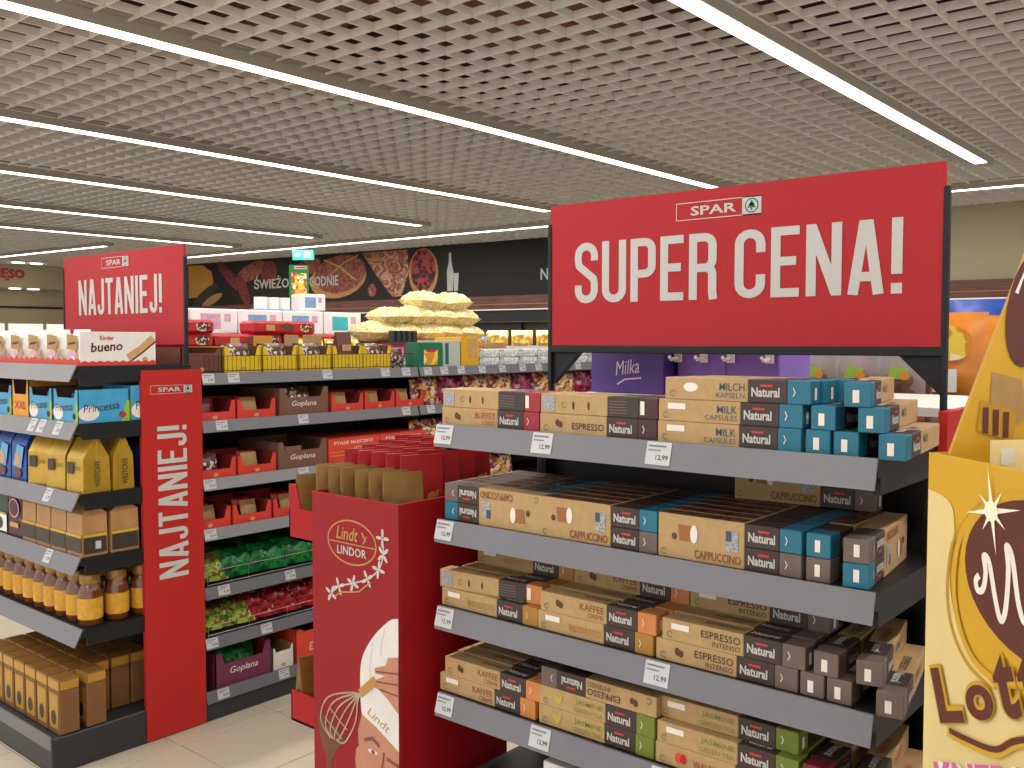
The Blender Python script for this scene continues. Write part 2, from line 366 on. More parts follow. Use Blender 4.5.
def spar_logo(mb, fr, u, v, wd, h, l=.0015):
    f = h*.05
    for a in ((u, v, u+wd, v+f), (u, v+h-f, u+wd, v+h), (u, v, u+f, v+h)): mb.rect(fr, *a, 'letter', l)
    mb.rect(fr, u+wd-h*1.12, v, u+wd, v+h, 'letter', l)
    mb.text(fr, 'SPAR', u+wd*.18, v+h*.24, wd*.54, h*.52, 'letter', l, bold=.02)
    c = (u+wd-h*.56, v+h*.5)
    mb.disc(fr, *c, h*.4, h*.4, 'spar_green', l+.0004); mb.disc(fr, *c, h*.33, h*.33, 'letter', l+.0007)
    for z, b in ((.02, .26), (.14, .2)): mb.poly(fr, [(c[0]-h*b, c[1]-h*.14+h*z), (c[0]+h*b, c[1]-h*.14+h*z), (c[0], c[1]+h*.16+h*z)], 'spar_green', l+.001)
    mb.rect(fr, c[0]-h*.04, c[1]-h*.26, c[0]+h*.04, c[1]-h*.1, 'spar_green', l+.001)
# ------------------------------------------------------------------ the setting
WD = Vector((1, .082, 0)).normalized(); W0 = Vector((-2.1, 10.3, 0))
def wall_pt(s, off=0): n = Vector((WD.y, -WD.x, 0)); return W0+WD*s+n*off
def wall_y(x): return 10.3+.082*(x+2.1)
WF = Fr(W0, WD, (0, 0, 1))

b = MB(); b.box(-18.5, -3, -.12, 5, 11.5, -.004, 'grout')
floor = tag(part('floor', b), kind='structure', label='beige tiled supermarket floor between the shelving rows')
TS = .45
tm = MB().box(0, 0, -.01, TS-.005, TS-.005, 0, 'tile', .0015).mesh('tile')
for i in range(15):
    for j in range(18):
        link('tile', tm, floor, (-6.05+i*TS, -1.2+j*TS, 0))
b = MB()
b.box(-18.5, -3, -.01, -6.055, 11.5, 0, 'floor_slab'); b.box(-6.05+15*TS, -3, -.01, 5, 11.5, 0, 'floor_slab')
b.box(-6.05, -1.2+18*TS, -.01, -6.05+15*TS, 11.5, 0, 'floor_slab'); b.box(-6.05, -3, -.01, -6.05+15*TS, -1.205, 0, 'floor_slab')
fs = part('tiles_beyond', b, floor); fs['kind'] = 'stuff'

# open-cell ceiling: every blade its own piece, plenum above
ceil = tag(bpy.data.objects.new('ceiling', None), kind='structure', label='open grid ceiling of beige metal blades with dark void above'); COL.objects.link(ceil); ceil.location = (0, 0, CEIL)
P = .15
bm_y = MB().box(-.0045, 0, 0, .0045, 1, .003, 'slat').box(-.0018, 0, .003, .0018, 1, .037, 'slat').mesh('blade'); bm_x = MB().box(0, -.0045, .0003, 1, .0045, .0033, 'slat').box(0, -.0018, .0033, 1, .0018, .0367, 'slat').mesh('blade')
XL, XR, YF = -17.55, 2.6, -1.6
x = XL
while x < XR:
    o = link('blade', bm_y, ceil, (x, YF, 0)); o.scale = (1, wall_y(x)-.02-YF, 1); x += P
y = YF+.05
while y < 10.6:
    x0 = XL if y < wall_y(XL)-.05 else (y-10.3)/.082-2.1+.3
    if x0 < XR-.3:
        o = link('blade', bm_x, ceil, (x0, y, 0)); o.scale = (XR-x0, 1, 1)
    y += P
b = MB(); b.box(-18.3, -3, .75, 5, 11.5, .85, 'slab')
part('plenum_slab', b, ceil)
for i, (x0, x1, y0, y1, m) in enumerate([(-3.6, -2.7, -1, 9, 'duct'), (-7.6, -6.9, -1, 9, 'ductg'), (-14, 2, 3.3, 3.7, 'duct'), (-14, 2, 6.2, 6.7, 'ductg'), (-1.2, -.7, -1, 9, 'duct'), (-5.4, -5.15, -1, 9, 'duct')]):
    b = MB(); b.box(x0, y0, .3 if i not in (2, 3) else .5, x1, y1, .6 if i not in (2, 3) else .7, m, .02); part('duct', b, ceil)
for i in range(7):
    b = MB(); yy = .4+i*1.35
    b.tube([(-15, yy, .16), (2, yy, .16)], .012, 'ductg', 5); part('conduit', b, ceil)

# linear lamps in the ceiling
def strip_lamp(name, label, cx, cy, ln, rz, wd=.085, chan=1):
    e = empty(name, label, 'ceiling lamp', (cx, cy, CEIL), (0, 0, rz), 'linear lamps in the grid ceiling')
    b = MB(); b.box(-wd/2-.01, -ln/2, -.045, -wd/2, ln/2, .05, 'chan'); b.box(wd/2, -ln/2, -.045, wd/2+.01, ln/2, .05, 'chan'); b.box(-wd/2, -ln/2, .0, wd/2, ln/2, .05, 'chan'); part('housing', b, e)
    b = MB(); b.box(-wd/2, -ln/2+.01, -.048, wd/2, ln/2-.14, -.001, 'led'); part('diffuser', b, e)
    b = MB(); b.box(-wd/2, ln/2-.14, -.046, wd/2, ln/2, -.001, 'chan'); part('end_cap', b, e)
    if chan:  # chan adds a darker strip standing in for the shade beside the lamp
        b = MB(); b.box(wd/2+.011, -ln/2, .012, wd/2+.06, ln/2+.1, .03, 'chan'); part('shade_strip', b, e)
    return e
LL = ['bright ceiling lamp line running down above the SUPER CENA sign to its right', 'long ceiling lamp line crossing from top left corner to behind SUPER CENA sign',
      'second long ceiling lamp line below the top left one', 'third ceiling lamp line from the top on the left', 'fourth ceiling lamp line from the top on the left',
      'fifth ceiling lamp line on the left, ending just above the small red sign', 'ceiling lamp line right of all the others, overhead']
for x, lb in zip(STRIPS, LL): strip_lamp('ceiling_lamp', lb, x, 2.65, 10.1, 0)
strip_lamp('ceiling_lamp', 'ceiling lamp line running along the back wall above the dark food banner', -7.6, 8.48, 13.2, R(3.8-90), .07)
strip_lamp('ceiling_lamp', 'short ceiling lamp line at far left above the MIESO lettering', -14.4, 6.25, 3.6, R(4.7-90), .07, 0)

# walls
def wall_box(name, s0, s1, z0, z1, d0, d1, m, kind_='structure', parent=None, label=None):
    mb = MB(); fr = WF; mb.ext(fr, [(s0, z0), (s1, z0), (s1, z1), (s0, z1)], d0, d1, m)
    o = part(name, mb, parent)
    if not parent: tag(o, label, kind=kind_)
    return o
wall_box('wall_back', -17, 7, 0, 3.7, -.2, 0, 'beige_wall', label='beige rear wall of the shop')
wall_box('trim_1', -13.4, 7, 2.0, 2.205, 0, .12, 'brown_wood', label='brown wooden band along the rear wall above the cooler')
wall_box('trim_2', -13.4, 7, 2.085, 2.094, .12, .125, 'kraft_dk', label='thin pale line along the brown wooden band')
b = MB(); b.box(-18.5, -3, 0, -18.3, 9.1, 3.7, 'beige_wall'); tag(part('wall_left', b), 'beige far left wall behind the meat counter', kind='structure')
b = MB(); b.box(-18.3, -3, 2.536, -17.6, 8.9, 2.95, 'beige_wall'); tag(part('trim_3', b), 'beige bulkhead at far left carrying red lettering', kind='structure')
b = MB(); b.box(-18.29, -3, 2.20, -18.26, 8.9, 2.235, 'black'); tag(part('trim_4', b), 'thin black rail on the far left wall', kind='structure')
mb = MB(); fr = right(-17.598, 0, 0)
mb.text(fr, 'MIĘSO', 6.70, 2.66, .63, .22, 'mieso', .002, bold=.06)
tag(part('wall_lettering', mb), 'red MIĘSO lettering on the far left bulkhead', 'lettering')
DLP = [(-17.07, 7.0, 2.95), (-17.05, 7.3, 2.95), (-17.72, 7.2, 2.536), (-17.72, 7.52, 2.536)]
for i, (x, y, z) in enumerate(DLP):
    mb = MB(); mb.lathe(0, 0, [(.09, -.012), (.10, -.008), (.10, .0)], 'led', 12)
    o = part('downlight', mb); o.location = (x, y, z)
    tag(o, ['upper left', 'upper right', 'lower left', 'lower right'][i]+' round downlight near the red MIĘSO lettering', 'downlight', 'downlights over the meat counter')

# dark banner with food photographs
ban = empty('wall_banner', 'dark wall banner with printed meat and cheese reading ŚWIEŻO I WYGODNIE', 'banner')
wall_box('panel', -13.25, -4.1, 2.205, 2.95, .0, .06, 'fascia', parent=ban)
BF = Fr(W0+Vector((WD.y, -WD.x, 0))*.06, WD, (0, 0, 1))
def pic(name, fn):
    mb = MB(); fn(mb); part(name, mb, ban)
pic('cheese_print', lambda m: m.poly(BF, [(-13.2, 2.35), (-13.2, 2.93), (-12.8, 2.92), (-12.55, 2.8), (-12.5, 2.62), (-12.62, 2.45), (-12.9, 2.36)], 'cheese', .002))
def f(m):
    m.disc(BF, -12.75, 2.36, .42, .12, 'dusk', .003, rot=.5); m.disc(BF, -12.55, 2.3, .3, .07, 'kraft_dk', .004, rot=.35)
pic('knife_print', f)
def f(m):
    m.disc(BF, -12.1, 2.72, .42, .1, 'salami', .002, rot=-.7); m.disc(BF, -11.7, 2.45, .3, .12, 'salami', .0025, rot=-1.1); m.disc(BF, -11.5, 2.75, .4, .14, 'ham', .002, rot=.3)
    m.disc(BF, -11.05, 2.72, .2, .2, 'salami', .003)
pic('salami_print', f)
def f(m):
    m.disc(BF, -9.45, 2.56, .62, .3, 'board', .002, n=28, rot=.1); m.disc(BF, -9.4, 2.63, .56, .29, 'ham', .003, n=28, rot=.1); m.disc(BF, -10.1, 2.78, .28, .14, 'ham', .003, rot=.2)
    m.ribbon(BF, [(-9.75, 2.86), (-9.4, 2.74), (-9.05, 2.52)], .02, 'leafy', .004); m.ribbon(BF, [(-9.65, 2.6), (-9.3, 2.8), (-9.0, 2.9)], .015, 'leafy', .004)
pic('ham_print', f)
def f(m):
    m.poly(BF, [(-8.92, 2.93), (-8.0, 2.93), (-7.98, 2.6), (-8.12, 2.26), (-8.3, 2.24), (-8.6, 2.55)], 'bacon', .002)
    m.disc(BF, -8.72, 2.36, .09, .1, 'ham', .002)
pic('bacon_print', f)
def f(m):
    m.disc(BF, -7.7, 2.58, .28, .35, 'board', .002, n=26); m.disc(BF, -7.7, 2.62, .24, .3, 'berry', .003, n=26); m.ribbon(BF, arc(-7.75, 2.27, .06, .05, 200, 480, 8), .03, 'dusk', .004)
pic('fruit_pan_print', f)
def f(m):
    m.poly(BF, [(-7.25, 2.3), (-7.15, 2.3), (-7.14, 2.58), (-7.175, 2.7), (-7.18, 2.84), (-7.22, 2.84), (-7.225, 2.7), (-7.26, 2.58)], 'milk', .002)
    m.poly(BF, [(-7.13, 2.3), (-7.06, 2.3), (-7.04, 2.55), (-7.14, 2.55)], 'milk', .003)
pic('milk_bottle_print', f)
for tx, u, v, w_, h in (('ŚWIEŻO', -11.42, 2.455, .86, .21), ('I WYGODNIE', -10.45, 2.455, 1.02, .16), ('N', -5.66, 2.40, .12, .15)):
    mb = MB(); mb.text(BF, tx, u, v, w_, h, 'letter', .006, bold=.02); part('lettering', mb, ban)
# exit sign under the ceiling
e = empty('exit_sign', 'small green emergency exit sign hanging under the ceiling before the banner', 'exit sign', (-10.9, 8.35, 2.74), (0, 0, R(28)))
mb = MB(); mb.box(-.16, -.02, 0, .16, .02, .14, 'exit_green', .004); part('lit_panel', mb, e)
mb = MB(); fr = front(0, -.02, 0); mb.rect(fr, .02, .03, .12, .11, 'white'); mb.poly(fr, [(-.13, .07), (-.09, .11), (-.09, .085), (-.03, .085), (-.03, .055), (-.09, .055), (-.09, .03)], 'white'); part('pictogram', mb, e)
mb = MB(); mb.tube([(-.1, 0, .14), (-.1, 0, .215)], .004, 'anth', 5); part('hanger', mb, e)
mb = MB(); mb.tube([(.1, 0, .14), (.1, 0, .215)], .004, 'anth', 5); part('hanger', mb, e)

# chilled wall cabinet under the banner
cool = empty('wall_cooler', 'long open chilled wall cabinet with black frame under the banner', 'cooler', tuple(wall_pt(0, .0)), (0, 0, math.atan2(WD.y, WD.x)))
def cb(name, x0, z0, x1, z1, d0, d1, m):
    mb = MB(); mb.box(x0, -d1, z0, x1, -d0, z1, m); return part(name, mb, cool)
cb('back_panel', -9.5, 0, 5, 1.98, .01, .05, 'black'); cb('canopy', -9.5, 1.84, 5, 1.985, .05, .72, 'black'); cb('light_rail', -9.5, 1.985, 5, 1.999, .05, .74, 'white')
cb('base', -9.5, 0, 5, .35, .05, .8, 'anth')
for z in (.75, 1.0, 1.25, 1.53): cb('shelf', -9.5, z-.03, 5, z, .05, .62, 'tag')
for s in (-9.5, -6, -2.5, 1, 4.94): cb('upright', s, .35, s+.05, 1.84, .05, .1, 'anth')
def on_cooler(s, d): return tuple(wall_pt(s, d))
kind('bottle', ('bottle', MB().lathe(0, 0, [(.033, 0), (.035, .01), (.035, .1), (.014, .14), (.013, .165)], 'bottle_a', 10)), ('cap', MB().lathe(0, 0, [(.016, .163), (.016, .18), (.0, .181)], 'pk_red', 8)))
kind('bottle2', ('bottle', MB().lathe(0, 0, [(.033, 0), (.035, .01), (.035, .11), (.014, .14), (.013, .165)], 'bottle_b', 10)), ('cap', MB().lathe(0, 0, [(.016, .163), (.016, .18), (.0, .181)], 'lime', 8)), ('label_wrap', MB().lathe(0, 0, [(.0357, .03), (.0357, .09)], 'mix_wrap', 10, cap=False)))
kind('sixpack', ('pack', MB().box(-.14, 0, 0, .14, .12, .15, 'deep_blue', .008)), ('top_wrap', MB().box(-.135, .004, .151, .135, .116, .17, 'white_pack', .006)))
kind('multipack', ('pack', MB().pillow(.36, .2, .14, 'yelmix', 6, .1, 3, y0=.07)))
for i in range(9):
    p = on_cooler(-6.85+i*.075, .45); put('bottle2' if i % 3 else 'bottle', 'bottle', ORD[i]+' bottle from the left on the rear cooler shelf', 'bottle', (p[0], p[1], 1.53), group='bottles in the wall cooler')
for i in range(6):
    p = on_cooler(-7.2+i*.31, .5); put('sixpack', 'drink_pack', ORD[i]+' blue and white drink pack from the left on the cooler shelf', 'pack', (p[0], p[1], 1.25), (0, 0, math.atan2(WD.y, WD.x)), 'drink packs in the wall cooler')
for i in range(3):
    p = on_cooler(-6.1+i*.39, .5); put('multipack', 'juice_pack', ['leftmost', 'middle', 'rightmost'][i]+' yellow multipack beside the bottles in the rear cooler', 'pack', (p[0], p[1], 1.53), (0, 0, 0), 'yellow packs in the wall cooler')
for i in range(3):
    p = on_cooler(-1.6+i*.5, .5); put('sixpack', 'drink_pack', ['leftmost', 'middle', 'rightmost'][i]+' blue pack in the cooler beyond the right sign post', 'pack', (p[0], p[1], 1.53), (0, 0, 0), 'drink packs in the wall cooler')
area_lamp('cooler_lamp', *wall_pt(-5.5, .45)[:2], 1.835, 6.0, .08, math.atan2(WD.y, WD.x), 40)
area_lamp('cooler_lamp', *wall_pt(.5, .45)[:2], 1.835, 6.0, .08, math.atan2(WD.y, WD.x), 40)
# ------------------------------------------------------------------ shelving helpers
def shelf(parent, fr, ln, dep, tags=(), th=.03, strip='strip', sh=.046, price='12,99', side=True, tilt=.014):
    """fr: origin at the left end of the shelf front edge on the deck surface, u along the front, v up, n outwards"""
    mb = MB()
    mb.ext(fr, [(0, -th), (ln, -th), (ln, 0), (0, 0)], -dep, -.004, 'anth')
    if side:
        for a in (0.001, ln-.013): mb.ext(fr, [(a, -.062), (a+.012, -.062), (a+.012, -.005), (a, -.005)], -dep, -.02, 'anth')
    o = part('shelf', mb, parent)
    mb = MB(); V = [fr.p(u, v, w_) for u in (0, ln) for v, w_ in ((.004, 0), (-sh, tilt), (-sh, tilt-.004), (.004, -.006))]
    mb.add(V, [(0, 1, 5, 4), (1, 2, 6, 5), (2, 3, 7, 6), (3, 0, 4, 7), (0, 3, 2, 1), (4, 5, 6, 7)], strip); part('price_strip', mb, o)
    for t in tags:
        mb = MB(); tw, hh = .056, sh*.92
        T = Fr(fr.p(t, .002, .0), fr.u, Vector(fr.p(0, .004, 0))-Vector(fr.p(0, -sh, tilt)))
        mb.ext(T, [(0, -hh), (tw, -hh), (tw, 0), (0, 0)], .001, .0025, 'tag')
        mb.text(T, price, tw*.42, -hh*.82, tw*.5, hh*.26, 'ink', .0032, bold=.01); mb.rect(T, tw*.08, -hh*.22, tw*.8, -hh*.14, 'strip', .0032); mb.rect(T, tw*.08, -hh*.4, tw*.6, -hh*.34, 'strip', .0032)
        part('price_tag', mb, o)
    return o
def sign_board(name, label, x0, x1, y, z0, z1, word, word_u, word_w, word_v, word_h, logo, post_bot, rail=True):
    e = empty(name, label, 'sign', ((x0+x1)/2, y, post_bot)); o = Vector(((x0+x1)/2, y, post_bot))
    def L(mb): mb.v = [tuple(Vector(p)-o) for p in mb.v]; return mb
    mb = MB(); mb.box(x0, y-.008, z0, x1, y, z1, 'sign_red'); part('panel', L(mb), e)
    fr = front(x0, y-.008, z0)
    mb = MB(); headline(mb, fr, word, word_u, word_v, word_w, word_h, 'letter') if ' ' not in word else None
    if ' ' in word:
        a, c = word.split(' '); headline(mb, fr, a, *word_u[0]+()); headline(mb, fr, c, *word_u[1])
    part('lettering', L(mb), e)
    mb = MB(); spar_logo(mb, fr, *logo); part('logo', L(mb), e)
    for x in (x0, x1):
        s = -1 if x == x0 else 1
        mb = MB(); mb.box(min(x-s*.004, x+s*.008), y-.012, post_bot, max(x-s*.004, x+s*.008), y+.004, z1-.05, 'anth', .002); part('post', L(mb), e)
        if rail:
            mb = MB(); fr2 = front(x, y+.01, z0-.02); mb.ext(fr2, [(-s*.002, 0), (-s*.09, 0), (-s*.002, -.085)], -.01, .01, 'anth'); part('bracket', L(mb), e)
            mb = MB(); mb.box(x-.03, y-.02, post_bot, x+.03, y+.03, post_bot+.008, 'anth', .002); part('foot_plate', L(mb), e)
    if rail:
        mb = MB(); mb.box(x0, y-.012, z0-.02, x1, y+.02, z0, 'anth', .002); part('rail', L(mb), e)
    return e

# ------------------------------------------------------------------ right end unit (SUPER CENA)
EX0, EX1, EY = -1.60, -.55, 1.62
endR = empty('end_shelf_unit', 'dark end-of-aisle shelf unit full of tan coffee capsule boxes', 'shelf unit', (0, 0, 0))
SZ = [1.395, 1.163, .950, .735, .50]
TG = [(.0, .30, .595), (.0,), (.0, .595), (.0, .295, .61), (.2, .6)]
for z, tg in zip(SZ, TG): shelf(endR, front(EX0, EY, z), EX1-EX0, .40, tg, sh=.05)
b = MB(); b.box(EX0, 2.04, 0, EX1, 2.10, 1.36, 'black'); part('back_panel', b, endR)
b = MB(); b.box(EX0, 1.52, 0, EX1, 2.10, .14, 'gunmetal', .004); part('base', b, endR)
for x in (EX0+.005, EX1-.035):
    b = MB(); b.box(x, 2.00, .14, x+.03, 2.04, 1.40, 'anth')
    for k in range(24): b.box(x+.01, 1.998, .2+k*.05, x+.02, 2.0, .225+k*.05, 'black')
    part('upright', b, endR)
SH = .378
sign_board('promotion_sign', 'big red SUPER CENA! sign above the coffee capsule shelves', -1.585, -.567, 2.055, 1.587, 1.965, 'SUPER CENA!',
           [(.083, .112, .42, .160, 'letter'), (.55, .112, .386, .160, 'letter')], None, None, None, (.391, .306, .225, .043), 1.395)
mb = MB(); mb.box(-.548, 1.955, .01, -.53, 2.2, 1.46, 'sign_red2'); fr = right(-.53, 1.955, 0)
pr = empty('side_sign', 'red side panel at the right end of the coffee shelves behind yellow display', 'sign', (0, 0, 0)); part('panel', mb, pr)
mb = MB(); spar_logo(mb, fr, .035, 1.37, .18, .035); part('logo', mb, pr)

# ------------------------------------------------------------------ coffee capsule boxes
BL, BH, BD = .302, .0435, .045
def coffee(key, l1, l2, tcol, cap, icon='bean', rear=False):
    a = BL/2; x1, x2 = .028, .106
    body = MB().box(-a, -BD/2, 0, x1, BD/2, BH, 'kraft', .0014); band = MB().box(x1, -BD/2, 0, x2, BD/2, BH, 'coffee_band', .0014); cp = MB().box(x2, -BD/2, 0, a, BD/2, BH, cap, .0014)
    t = MB(); F = front(0, -BD/2, 0)
    if not rear:
        t.ribbon(F, arc(-a+.018, .012, .006, .006, 30, 330, 8), .0022, 'recy'); 
        if icon == 'bean': t.disc(F, -a+.05, .024, .006, .008, 'bean'); t.disc(F, -a+.058, .021, .006, .007, 'bean', LIFT*1.3)
        elif icon == 'leaf': t.disc(F, -a+.05, .022, .006, .012, 'leafy', rot=.6); t.disc(F, -a+.058, .022, .005, .012, 'leafy', LIFT*1.3, rot=-.5)
        elif icon == 'milk': t.disc(F, -a+.058, .025, .016, .009, 'cup_white')
        elif icon == 'berry': t.disc(F, -a+.055, .022, .008, .011, 'orange_red'); t.disc(F, -a+.066, .022, .007, .01, 'pk_red', LIFT*1.3)
        elif icon == 'label': t.rect(F, -a+.022, .024, -a+.062, .036, 'cup_white')
        t.text(F, l1, x1-.006, .0205 if l2 else .012, min(.085, .0105*len(l1)), .0145, tcol, bold=.006, align='r')
        if l2: t.text(F, l2, x1-.006, .0065, min(.075, .0085*len(l2)), .010, tcol, align='r')
        t.text(F, 'Natural', x1+.008, .011, .056, .018, 'letter', bold=.03); t.rect(F, x1+.026, .0302, x1+.05, .0345, 'nat_red')
        t.ribbon(F, [(x2+.012, .03), (x2+.016, .022), (x2+.012, .014)], .0015, 'cup_white')
    else:
        t.rect(F, -a+.006, .005, -a+.04, BH-.005, 'barcode'); t.disc(F, -.06, .02, .003, .009, 'bean'); t.disc(F, -.02, .02, .003, .009, 'bean')
        t.ribbon(F, arc(-.085, .02, .006, .006, 30, 330, 8), .0018, 'recy')
        for k in range(5): t.rect(F, x1+.006, .008+k*.006, x1+.05, .010+k*.006, 'cap_grey')
        t.rect(F, x2+.004, .008, x2+.014, .036, 'cup_white')
    E_ = right(a, 0, 0); t.rect(E_, -.008, .008, .003, .03, 'cup_white')
    K = back(0, BD/2, 0); t.text(K, 'Natural', -x2+.008, .011, .056, .018, 'letter', bold=.03); t.rect(K, -x2+.03, .0302, -x2+.055, .0345, 'nat_red')
    t.text(K, l1, -x1+.02, .02, min(.085, .0105*len(l1)), .0145, tcol, bold=.006)
    Q = top(0, 0, BH); t.text(Q, 'Natural', x1+.008, -.008, .056, .017, 'letter', bold=.03); t.text(Q, l1, x1-.008, -.006, min(.085, .0105*len(l1)), .0145, tcol, align='r', bold=.006)
    kind(key, ('carton', body), ('brown_band', band), ('colour_end', cp), ('print', t))
coffee('lungo', 'BUFFET', 'LUNGO', 'txt_red', 'cap_red'); coffee('lungo_r', 'LUNGO', '', 'txt_red', 'cap_red', rear=True)
coffee('espresso', 'ESPRESSO', '', 'txt_dark', 'cap_plum'); coffee('espresso_r', 'ESPRESSO', '', 'txt_dark', 'cap_plum', rear=True)
coffee('milk', 'MILK', 'CAPSULES', 'txt_blue', 'teal', 'label'); coffee('milch', 'MILCH', 'KAPSELN', 'txt_blue', 'teal', 'milk')
coffee('ristretto', 'RISTRETTO', '', 'cap_ochre', 'cap_ochre', 'label'); coffee('creme', 'KAFFEE', 'CREME', 'txt_brown', 'cap_orange'); coffee('creme_r', 'KAFFEE', '', 'txt_brown', 'cap_orange', rear=True)
coffee('creme2', 'KAFFEE', 'CREME', 'txt_brown', 'cap_orange', 'label')
coffee('intenso', 'ESPRESSO', 'INTENSO', 'txt_dark', 'cap_grey', 'label'); coffee('intenso2', 'ESPRESSO', 'INTENSO', 'txt_dark', 'cap_grey')
coffee('jasmin', 'JASMINE', 'GREEN TEA', 'txt_green', 'cap_green', 'leaf'); coffee('jasmin2', 'JASMINE', 'GREEN TEA', 'txt_green', 'cap_green', 'label')
coffee('wald', 'WALDBEERE', '', 'txt_red', 'cap_maroon', 'berry'); coffee('maroon', 'WALDBEERE', '', 'txt_red', 'cap_maroon', 'label')
# twin pack: two tubes in a kraft sleeve
def twin(key):
    a = BL/2; H = BH*2+.001; xs = .038
    slv = MB().box(-a, -BD/2-.0012, 0, xs, BD/2+.0012, H+.0012, 'kraft', .0014)
    tp = MB(); tp.rect(top(0, 0, H+.0012), -a+.004, -BD/2+.002, xs-.004, BD/2-.002, 'sleeve_top', .0004)
    t1 = MB().box(xs, -BD/2, 0, .108, BD/2, BH, 'coffee_band', .0014).box(.108, -BD/2, 0, a, BD/2, BH, 'cap_grey', .0014)
    t2 = MB().box(xs, -BD/2, BH+.001, .108, BD/2, H, 'coffee_band', .0014).box(.108, -BD/2, BH+.001, a, BD/2, H, 'teal', .0014)
    t = MB(); F = front(0, -BD/2, 0); G = front(0, -BD/2-.0012, 0)
    for z in (0, BH+.001):
        t.text(F, 'Natural', xs+.008, z+.011, .054, .018, 'letter', bold=.03); t.rect(F, xs+.028, z+.0302, xs+.05, z+.0345, 'nat_red'); t.ribbon(F, [(.12, z+.03), (.124, z+.022), (.12, z+.014)], .0015, 'cup_white')
        t.rect(right(a, 0, 0), -.006, z+.01, .004, z+.032, 'cup_white')
        t.text(back(0, BD/2, 0), 'Natural', -.1, z+.011, .054, .018, 'letter', bold=.03)
    t.text(G, 'CAPPUCCINO', xs-.006, .007, .1, .017, 'txt_brown', bold=.02, align='r')
    t.poly(G, [(-a+.05, .038), (-a+.072, .038), (-a+.078, .07), (-a+.046, .07)], 'cup_brown'); t.disc(G, -a+.082, .054, .008, .018, 'cup_white', LIFT*1.4); t.disc(G, -a+.038, .045, .006, .007, 'bean')
    t.rect(G, -.0, .03, .026, .07, 'barcode'); t.rect(G, -.0, .05, .012, .07, 'txt_blue', LIFT*1.3); t.ribbon(G, arc(-a+.014, .012, .006, .006, 30, 330, 8), .0022, 'recy')
    t.text(back(0, BD/2+.0012, 0), 'CAPPUCCINO', -.02, .007, .1, .017, 'txt_brown', bold=.02)
    kind(key, ('sleeve', slv), ('sleeve_print', tp), ('lower_tube', t1), ('upper_tube', t2), ('print', t))
twin('capp')

FY = 1.642; CY = FY+BD/2
N90 = R(-90)
NCOF = [0]
def cof(k, x, z, label, y=CY, rz=0, roll=(0, 0), grp='coffee capsule boxes on the end shelf'):
    NCOF[0] += 1
    put(k, 'capsule_box', label, 'box', (x, y, z+.0005), (R(roll[0]), R(roll[1]), R(rz)), grp)
z = SZ[0]
cof('lungo', -1.455, z, 'tan lungo capsule box with red end, lower one at left of top shelf'); cof('lungo_r', -1.452, z+.044, 'tan box with red end and barcode, upper one at left of top shelf')
cof('espresso', -1.150, z, 'tan ESPRESSO box with dark plum end, lower one in middle of top shelf'); cof('espresso_r', -1.148, z+.044, 'tan barcode box with plum end, upper one in middle of top shelf')
cof('milk', -.846, z, 'lowest of three stacked MILK boxes with teal ends on the top shelf'); cof('milk', -.844, z+.044, 'middle of three stacked MILK boxes with teal ends on the top shelf')
cof('milch', -.829, z+.088, 'topmost MILCH box with milk splash and teal end on the top shelf')
cof('milch', -.818, z+.088, 'MILCH box just behind the topmost one on the top shelf', CY+.049); cof('milch', -.80, z+.088, 'second MILCH box behind the topmost one on the top shelf', CY+.098)
for r in (1, 2):
    for i, (k, x) in enumerate((('milk', -.846), ('espresso', -1.15), ('lungo', -1.455))):
        for q in (0, 1):
            if i and q and r == 2: continue
            cof(k, x, z+q*.044, f'{["teal", "plum", "red"][i]}-ended capsule box in row {ORD[r]} from front of top shelf, {["lower", "upper"][q]}', CY+.049*r)
YE = FY+BL/2
cof('milk', -.664, z, 'teal box end facing out, bottom row, directly right of the MILK stack', YE, -90); cof('milk', -.613, z, 'teal box end facing out, bottom row, second right of MILK stack', YE, -90)
cof('milk', -.546, z, 'teal-ended box lying askew at the bottom right corner of top shelf', YE-.01, -84)
cof('milk', -.655, z+.044, 'teal box end facing out in the middle row, right of MILK stack', YE, -90); cof('milk', -.588, z+.044, 'teal-ended box angled to the right in the middle row of top shelf', YE, -83)
cof('milch', -.622, z+.088, 'teal-ended box angled on top of the others at right of top shelf', YE-.005, -79)
# second shelf: cappuccino twin packs
z = SZ[1]; TH = .0892
cof('capp', -1.447, z+TH, 'upside-down CAPPUCCINO twin pack at left end of second shelf', roll=(0, 180)); cof('capp', -1.148, z, 'CAPPUCCINO twin pack left of centre on second shelf'); cof('capp', -.842, z, 'CAPPUCCINO twin pack with cup picture right of centre on second shelf')
cof('capp', -.660, z, 'twin pack turned end-on with teal and grey ends, second shelf', YE, -90); cof('capp', -.606, z+TH, 'twin pack turned askew at right end of second shelf', YE-.005, -84, roll=(180, 0))
for r in range(1, 6):
    for i, x in enumerate((-1.45, -1.147, -.843)):
        cof('capp', x, z, f'twin pack {["left", "middle", "right"][i]} of second shelf, row {ORD[r]} from the front', CY+.0482*r)
cof('capp', -.80, z+TH+.001, 'twin pack lying on top of the others at back of second shelf', CY+.0482*5.3, 3)
